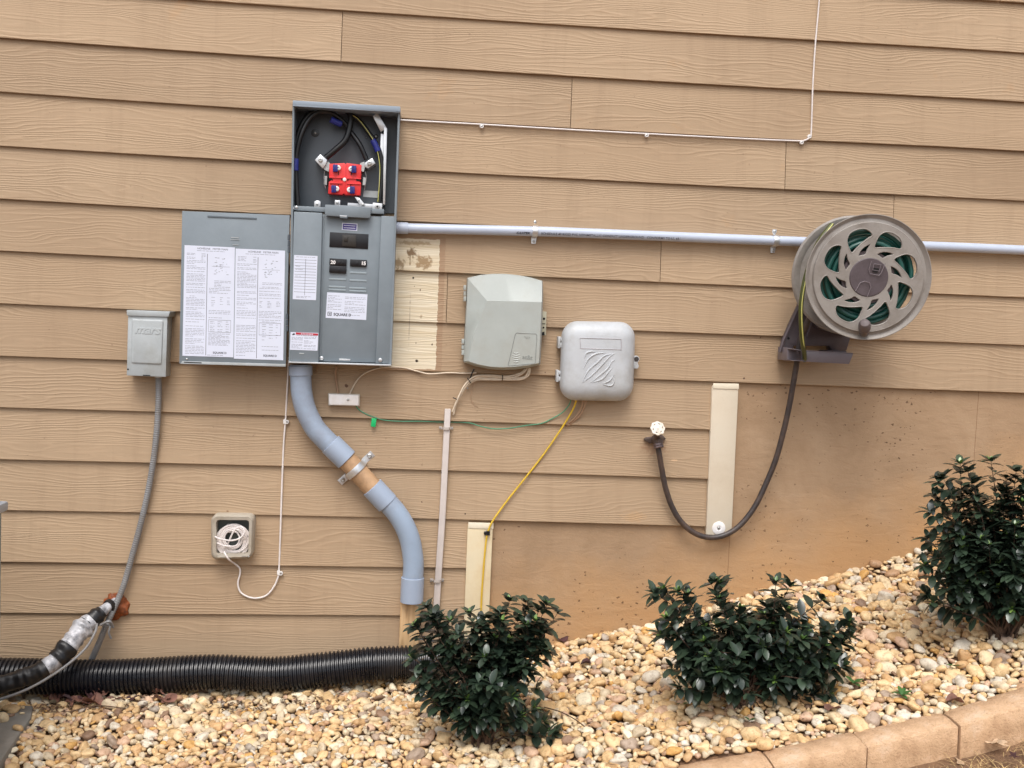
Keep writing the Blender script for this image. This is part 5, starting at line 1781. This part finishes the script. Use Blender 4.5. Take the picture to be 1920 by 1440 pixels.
for (x, d, r, _) in stones:
    v0, f0 = (I3 if r > .013 else I2)
    v = v0.copy()
    for _k in range(3):
        kk = rs.normal(size=3)*1.7; v = v*(1+.15*np.sin(v0 @ kk+rs.uniform(0, 6.28)))[:, None]
    v = np.sign(v)*np.abs(v)**rs.uniform(.7, 1.0)
    sc_ = np.array([rs.uniform(1.05, 1.4), rs.uniform(.8, 1.05), rs.uniform(.5, .85)])*r*1.08
    v = v*sc_
    a_, b_, c_ = rs.uniform(0, 6.28), rs.normal()*.35, rs.normal()*.35
    Rz_ = np.array([[math.cos(a_), -math.sin(a_), 0], [math.sin(a_), math.cos(a_), 0], [0, 0, 1]])
    Rx_ = np.array([[1, 0, 0], [0, math.cos(b_), -math.sin(b_)], [0, math.sin(b_), math.cos(b_)]])
    Ry_ = np.array([[math.cos(c_), 0, math.sin(c_)], [0, 1, 0], [-math.sin(c_), 0, math.cos(c_)]])
    v = v @ (Rx_ @ Ry_ @ Rz_).T
    z = gz(x, d)-.010+r*.35+rs.uniform(0, .010)
    if in_pad(x, -d): z = ph+r*.5
    v += np.array([x, -max(d, r*.6), z])
    allv.append(v); allf.append(f0+off); off += len(v)
    c = pal[rs.choice(len(pal), p=wts)]*rs.uniform(.80, 1.03)
    allc.append(np.tile(np.append(c, 1.0), (len(v), 1)))
V = np.concatenate(allv).astype(np.float32); Fc = np.concatenate(allf).astype(np.int32); C = np.concatenate(allc).astype(np.float32)
me = bpy.data.meshes.new('pebbles')
me.vertices.add(len(V)); me.vertices.foreach_set('co', V.ravel())
me.loops.add(len(Fc)*3); me.loops.foreach_set('vertex_index', Fc.ravel())
me.polygons.add(len(Fc)); me.polygons.foreach_set('loop_start', np.arange(0, len(Fc)*3, 3, dtype=np.int32))
me.update(calc_edges=True)
me.shade_smooth()
ca_ = me.attributes.new('tone', 'FLOAT_COLOR', 'POINT'); ca_.data.foreach_set('color', C.ravel())
me.materials.append(PEB)
pb = bpy.data.objects.new('pebbles', me); sc.collection.objects.link(pb)
tag(pb, 'cream and tan river pebbles covering the planting bed', 'pebbles', kind='stuff')
print('stones', len(stones), 'faces', len(Fc))

# ------------------------------------------------------------------ shrubs
def leaf_geo(vs, fs, ts, base, dirv, up, L, W_, tone, fold=.25, droop=.25):
    dirv = dirv.normalized()
    side = dirv.cross(up)
    if side.length < .05: side = dirv.cross(Vector((1, 0, 0)))
    side.normalize()
    nrm = side.cross(dirv).normalized()
    n0 = len(vs)
    prof = [(0, .08), (.13, .55), (.34, .93), (.58, 1.0), (.8, .74), (.93, .34), (1, .03)]
    for t, wv in prof:
        c = base+dirv*(L*t)-nrm*(droop*L*t*t)
        hw = W_*wv*.5
        vs.append(c-side*hw+nrm*(fold*hw)); vs.append(c); vs.append(c+side*hw+nrm*(fold*hw))
        ts.extend([tone]*3)
    for i in range(len(prof)-1):
        a_ = n0+i*3
        fs.append((a_, a_+1, a_+4, a_+3)); fs.append((a_+1, a_+2, a_+5, a_+4))
def shrub(px, py, W_, H, tips, label, seed, nb=34, dens=1.0):
    g_, d = ghit(px, py)
    rr = random.Random(seed)
    root = thing('evergreen_shrub', label, 'shrub', (g_.x, g_.y, g_.z-.01), 'glossy evergreen shrubs planted in the pebble bed')
    st_ = MB(); lv, lf, lt_ = [], [], []
    def branch(p0, p1, r, leaves, lod=True):
        m_ = (p0+p1)/2+Vector((rr.uniform(-1, 1), rr.uniform(-1, 1), rr.uniform(-.2, .6)))*(.08*(p1-p0).length)
        P = cat_rom([p0, m_, p1], 6)
        st_.tube(P, [r*(1-.7*i/(len(P)-1)) for i in range(len(P))], 6)
        L = (p1-p0).length
        t = leaves[0]
        ph_ = rr.uniform(0, 6)
        while t < .98:
            i = min(len(P)-2, int(t*(len(P)-1))); fr = t*(len(P)-1)-i
            c = P[i].lerp(P[i+1], fr)
            tn = (P[i+1]-P[i]).normalized()
            e1 = tn.cross(Vector((.3, .2, 1))).normalized(); e2 = tn.cross(e1)
            for s_ in (0, PI):
                an = ph_+s_+rr.uniform(-.3, .3)
                dv = (e1*math.cos(an)+e2*math.sin(an))*rr.uniform(.8, 1.1)+tn*rr.uniform(.2, .8)
                dv.z += rr.uniform(-.25, .15)
                sz = rr.uniform(.036, .060)*(1.05-.15*t)
                leaf_geo(lv, lf, lt_, c, dv, Vector((0, 0, 1)), sz, sz*rr.uniform(.44, .56), rr.random()**1.6*.5, rr.uniform(.1, .35), rr.uniform(.05, .4))
            ph_ += PI/2+rr.uniform(-.2, .2)
            t += .019/max(L, .03)/dens
        # rosette
        tn = (P[-1]-P[-3]).normalized()
        e1 = tn.cross(Vector((.3, .2, 1))).normalized(); e2 = tn.cross(e1)
        young = rr.random() < .6
        k_ = rr.randint(5, 8)
        for i in range(k_):
            an = 2*PI*i/k_+rr.uniform(-.3, .3)
            dv = (e1*math.cos(an)+e2*math.sin(an))+tn*rr.uniform(.3, .9)
            sz = rr.uniform(.032, .050)
            leaf_geo(lv, lf, lt_, P[-1], dv, Vector((0, 0, 1)), sz, sz*.5, rr.random()*.5, .2, .2)
        if young:
            for i in range(5):
                an = 2*PI*i/5+rr.uniform(-.3, .3)
                dv = (e1*math.cos(an)+e2*math.sin(an))*.7+tn
                sz = rr.uniform(.014, .025)
                leaf_geo(lv, lf, lt_, P[-1], dv, Vector((0, 0, 1)), sz, sz*.42, .56+.44*rr.random(), .2, .05)
    base = Vector((g_.x, g_.y, g_.z-.015))
    neck = .55
    ends = []
    for (tx, ty, td) in tips:
        ends.append(U(tx, ty, d+td))
    for i in range(nb):
        an = rr.uniform(0, 2*PI); el = math.acos(rr.uniform(.02, 1))
        k = rr.uniform(.62, .98)
        nk = neck+(1-neck)*min(1, math.cos(el)*2)
        dx = math.sin(el)*math.cos(an)*W_/2*k*nk
        dy = math.sin(el)*math.sin(an)*W_/2*k*.85*nk
        ends.append(base+Vector((dx, dy, H*(.28+.66*math.cos(el)*k))))
    for i, e in enumerate(ends):
        st0 = base+Vector((rr.uniform(-.03, .03), rr.uniform(-.025, .025), 0))
        fork = st0.lerp(e, rr.uniform(.35, .5)); fork.z += .02
        st_.tube(cat_rom([st0, (st0+fork)/2+Vector((rr.uniform(-.012, .012), rr.uniform(-.012, .012), 0)), fork], 5), [.0042-.0014*j/10 for j in range(11)], 6)
        branch(fork, e, .0028, (.05, 1))
        for _ in range(3 if i >= len(tips) else 2):
            q_ = fork.lerp(e, rr.uniform(.0, .55))
            off_ = Vector((rr.uniform(-1, 1), rr.uniform(-1, 1), rr.uniform(-.5, .8)))*(.085 if i >= len(tips) else .04)
            e2_ = q_+(e-fork)*rr.uniform(.3, .5)+off_
            if e2_.z < base.z+.05: e2_.z = base.z+rr.uniform(.05, .1)
            branch(q_, e2_, .002, (.1, 1))
    part('stems', st_, STALK, root)
    for nm, (v_, f_, t_), mt in (('foliage', (lv, lf, lt_), LEAF),):
        a = MB(); a.v = v_; a.f = f_
        me = bpy.data.meshes.new(nm)
        me.from_pydata([tuple(v-WL[root]) for v in v_], [], f_)
        me.shade_smooth()
        at_ = me.attributes.new('tone', 'FLOAT', 'POINT'); at_.data.foreach_set('value', np.array(t_, dtype=np.float32))
        me.materials.append(mt)
        ob = bpy.data.objects.new(nm, me); sc.collection.objects.link(ob); ob.parent = root
    print('shrub', label, 'leaves', len(lf)//12, 'at depth', d)
    return root
shrub(905, 1400, .33, .42, [(845, 1165, .02), (915, 1160, 0), (935, 1150, .04), (970, 1165, -.02), (860, 1190, .05), (930, 1200, .05), (775, 1235, .05), (1020, 1215, .04), (800, 1140, 0), (815, 1155, .05), (780, 1175, .05), (955, 1128, 0), (985, 1130, -.03), (1025, 1135, .02), (1045, 1150, .04), (1010, 1145, 0), (880, 1150, 0), (790, 1290, .05), (1000, 1328, .1), (1040, 1375, .02)],
      'narrow dark green shrub at the end of the black drain pipe', 21, nb=19)
shrub(1395, 1320, .56, .335, [(1245, 1105, 0), (1290, 1115, .03), (1350, 1095, 0), (1455, 1092, .02), (1480, 1100, -.03), (1250, 1160, .05), (1240, 1190, .03), (1540, 1125, 0), (1590, 1165, .03), (1595, 1195, 0), (1560, 1310, .05), (1275, 1290, .08), (1580, 1250, .08)],
      'wide low dark green shrub in the middle of the bed behind the edging', 22, nb=31)
shrub(1880, 1195, .50, .52, [(1800, 870, 0), (1815, 885, .03), (1858, 865, 0), (1760, 905, .02), (1752, 930, .02), (1745, 960, .04), (1905, 885, 0), (1740, 1010, .03), (1735, 1060, .05), (1750, 1130, .04), (1925, 895, .03)],
      'tallest dark green shrub at the right edge against the foundation', 23, nb=56)

# ------------------------------------------------------------------ litter, weeds, twigs, grass
def leaf_thing(px, py, L, mat, label, seed, lobes=0, group=None, h=.012, name='dry_leaf', zabs=None, curl=1.0):
    rr = random.Random(seed)
    p, d = ghit(px, py)
    p = p+Vector((0, 0, h+.008))
    if zabs is not None: p = onz(px, py, zabs)+Vector((0, 0, .012))
    an = rr.uniform(0, 2*PI)
    a = MB()
    n = 20
    pts = []
    for i in range(n):
        t = 2*PI*i/n
        rad = L*(.5+.0*lobes)*(1 if not lobes else (.72+.28*math.cos(lobes*t)))
        x, y = rad*math.cos(t), rad*.55*math.sin(t)
        z = curl*.35*L*abs(math.sin(t))**1.5*rr.uniform(.3, 1)*.6+curl*.15*L*math.cos(t*2+seed)
        pts.append(p+Vector((x*math.cos(an)-y*math.sin(an), x*math.sin(an)+y*math.cos(an), z)))
    c = p+Vector((0, 0, 0))
    top = [c]+pts
    low = [q_-Vector((0, 0, .0007)) for q_ in top]
    f_ = [(0, 1+i, 1+(i+1) % n) for i in range(n)]+[(n+1, n+2+(i+1) % n, n+2+i) for i in range(n)]+[(1+i, 1+(i+1) % n, n+2+(i+1) % n, n+2+i) for i in range(n)]
    a.add(top+low, f_)
    return solo(name, a, mat, label, 'leaf', group, ang=60)
rr = random.Random(31)
for i in range(26):
    leaf_thing(rr.choice((rr.uniform(70, 320), rr.uniform(90, 180))), rr.uniform(1304, 1328), rr.uniform(.045, .085), rr.choice((DRY, DRY, DRYD)), 'curled dry brown leaf in the litter beside the black drain pipe', 100+i, rr.choice((0, 5)), 'dry leaves beside the drain pipe')
leaf_thing(1868, 1402, .085, DRYT, 'large pale oak leaf lying at the foot of the edging stone', 61, 7, zabs=kz(kp[3].x+.14)-.10, curl=.35)
leaf_thing(1800, 1436, .05, DRYT, 'pale dry leaf on dead grass below the third edging stone', 68, 5, zabs=kz(kp[3].x)-.11, curl=.5)
leaf_thing(1900, 1425, .05, DRYD, 'dark leaf on dead grass at the lower right corner', 69, 5, zabs=kz(kp[3].x+.2)-.11, curl=.5)
leaf_thing(1050, 1208, .06, DRYD, 'dark purple curled leaf at the foundation right of the narrow shrub', 62)
leaf_thing(75, 1378, .04, DRYD, 'dark red leaf on the pebbles near the concrete pad', 63, 5)
leaf_thing(1560, 1340, .05, DRY, 'brown leaf on the pebbles beside the middle shrub', 64)
leaf_thing(1790, 1325, .05, DRY, 'brown leaf on the pebbles just behind the right edging stone', 65)
leaf_thing(1485, 1260, .07, DRY, 'brown leaf tucked under the middle shrub', 66)
leaf_thing(1098, 1253, .045, DRYD, 'small brown leaf on the pebbles between narrow and middle shrubs', 67)
def weed(px, py, n, s, label, seed):
    rr = random.Random(seed)
    p, d = ghit(px, py)
    vs, fs, ts = [], [], []
    for i in range(n):
        an = rr.uniform(0, 2*PI)
        leaf_geo(vs, fs, ts, p+Vector((0, 0, .014)), Vector((math.cos(an), math.sin(an), rr.uniform(.2, .9))), Vector((0, 0, 1)), s*rr.uniform(.6, 1.1), s*.38, rr.random())
    a = MB(); a.v = vs; a.f = fs
    o = solo('weed', a, SEEDG, label, 'weed')
for q_ in ((1690, 1312, 10, .035, 'small green weed among pebbles between middle and right shrubs', 1), (1278, 1330, 3, .03, 'fallen green leaves on pebbles left of the middle shrub', 2),
           (1030, 1378, 5, .025, 'light green sprig beside the narrow shrub', 3), (1600, 1290, 6, .04, 'green sprig at the right foot of the middle shrub', 4),
           (1790, 1258, 4, .03, 'thin green weed in front of the right shrub', 5), (1405, 1360, 3, .025, 'green leaf on pebbles behind the second edging stone', 6)):
    weed(*q_)
def twig(pts, label, r=.0018):
    P = []
    for x, y in pts:
        p, d = ghit(x, y); P.append(p+Vector((0, 0, .03)))
    a = MB(); a.tube(cat_rom(P, 6), r, 6); solo('twig', a, TWIG, label, 'twig')
twig([(1020, 1343), (1050, 1352), (1075, 1365), (1095, 1380)], 'thin bare twig on pebbles right of the narrow shrub')
twig([(128, 1352), (180, 1340), (235, 1345)], 'thin bare twig on pebbles near the drain pipe')
# crumbled bark and leaf bits between the stones
vs, fs = [], []
rr = random.Random(91)
for i in range(1500):
    x = rr.uniform(-1.9, 2.5); d = rr.uniform(.04, .95)
    if rr.random() < .35: x = rr.uniform(-1.7, -.2); d = rr.uniform(.15, .24)
    if d > kerbd(x)-.01 or in_pad(x, -d): continue
    p = Vector((x, -d, gz(x, d)+rr.uniform(.004, .014)))
    an = rr.uniform(0, 2*PI); L = rr.uniform(.004, .014); W_ = rr.uniform(.0015, .005)
    a_ = Vector((math.cos(an), math.sin(an), rr.uniform(-.4, .4)))*L; b_ = Vector((-math.sin(an), math.cos(an), rr.uniform(-.4, .4)))*W_
    n0 = len(vs)
    vs += [p-a_, p-b_*rr.uniform(.6, 1.2), p+a_, p+b_*rr.uniform(.6, 1.2), p+Vector((0, 0, .0025))]
    fs += [(n0, n0+1, n0+4), (n0+1, n0+2, n0+4), (n0+2, n0+3, n0+4), (n0+3, n0, n0+4)]
a = MB(); a.v = vs; a.f = fs
solo('leaf_litter', a, plain('brown litter', srgb(96, 70, 52), .8, var=.5, scale=30, bump=0), 'crumbled brown leaf and bark bits among the pebbles', 'leaf litter', kind='stuff')
# pine straw and dead grass at lower right
vs, fs = [], []
rr = random.Random(77)
for i in range(7000):
    x = rr.uniform(kp[1].x, 2.9); dd = kerbd(x)+.118+rr.uniform(0, .5)**1.0
    zb = gz(x, .9)-.112
    p = Vector((x, -dd, zb+rr.uniform(0, .012)))
    an = rr.uniform(0, 2*PI); L = rr.uniform(.02, .075); el = rr.uniform(-.05, .9)**2
    dv = Vector((math.cos(an), math.sin(an), el)).normalized()*L
    sd_ = Vector((-math.sin(an), math.cos(an), 0))*.0009
    n0 = len(vs)
    mid_ = p+dv*.5+Vector((0, 0, L*.12))
    vs += [p-sd_, p+sd_, mid_+sd_, mid_-sd_, p+dv]
    fs += [(n0, n0+1, n0+2, n0+3), (n0+3, n0+2, n0+4)]
a = MB(); a.v = vs; a.f = fs
STRAW = plain('straw', srgb(206, 176, 124), .8, var=.4, scale=30, bump=0)
solo('dead_grass', a, STRAW, 'dry straw coloured grass in front of the edging stones', 'grass', kind='stuff')
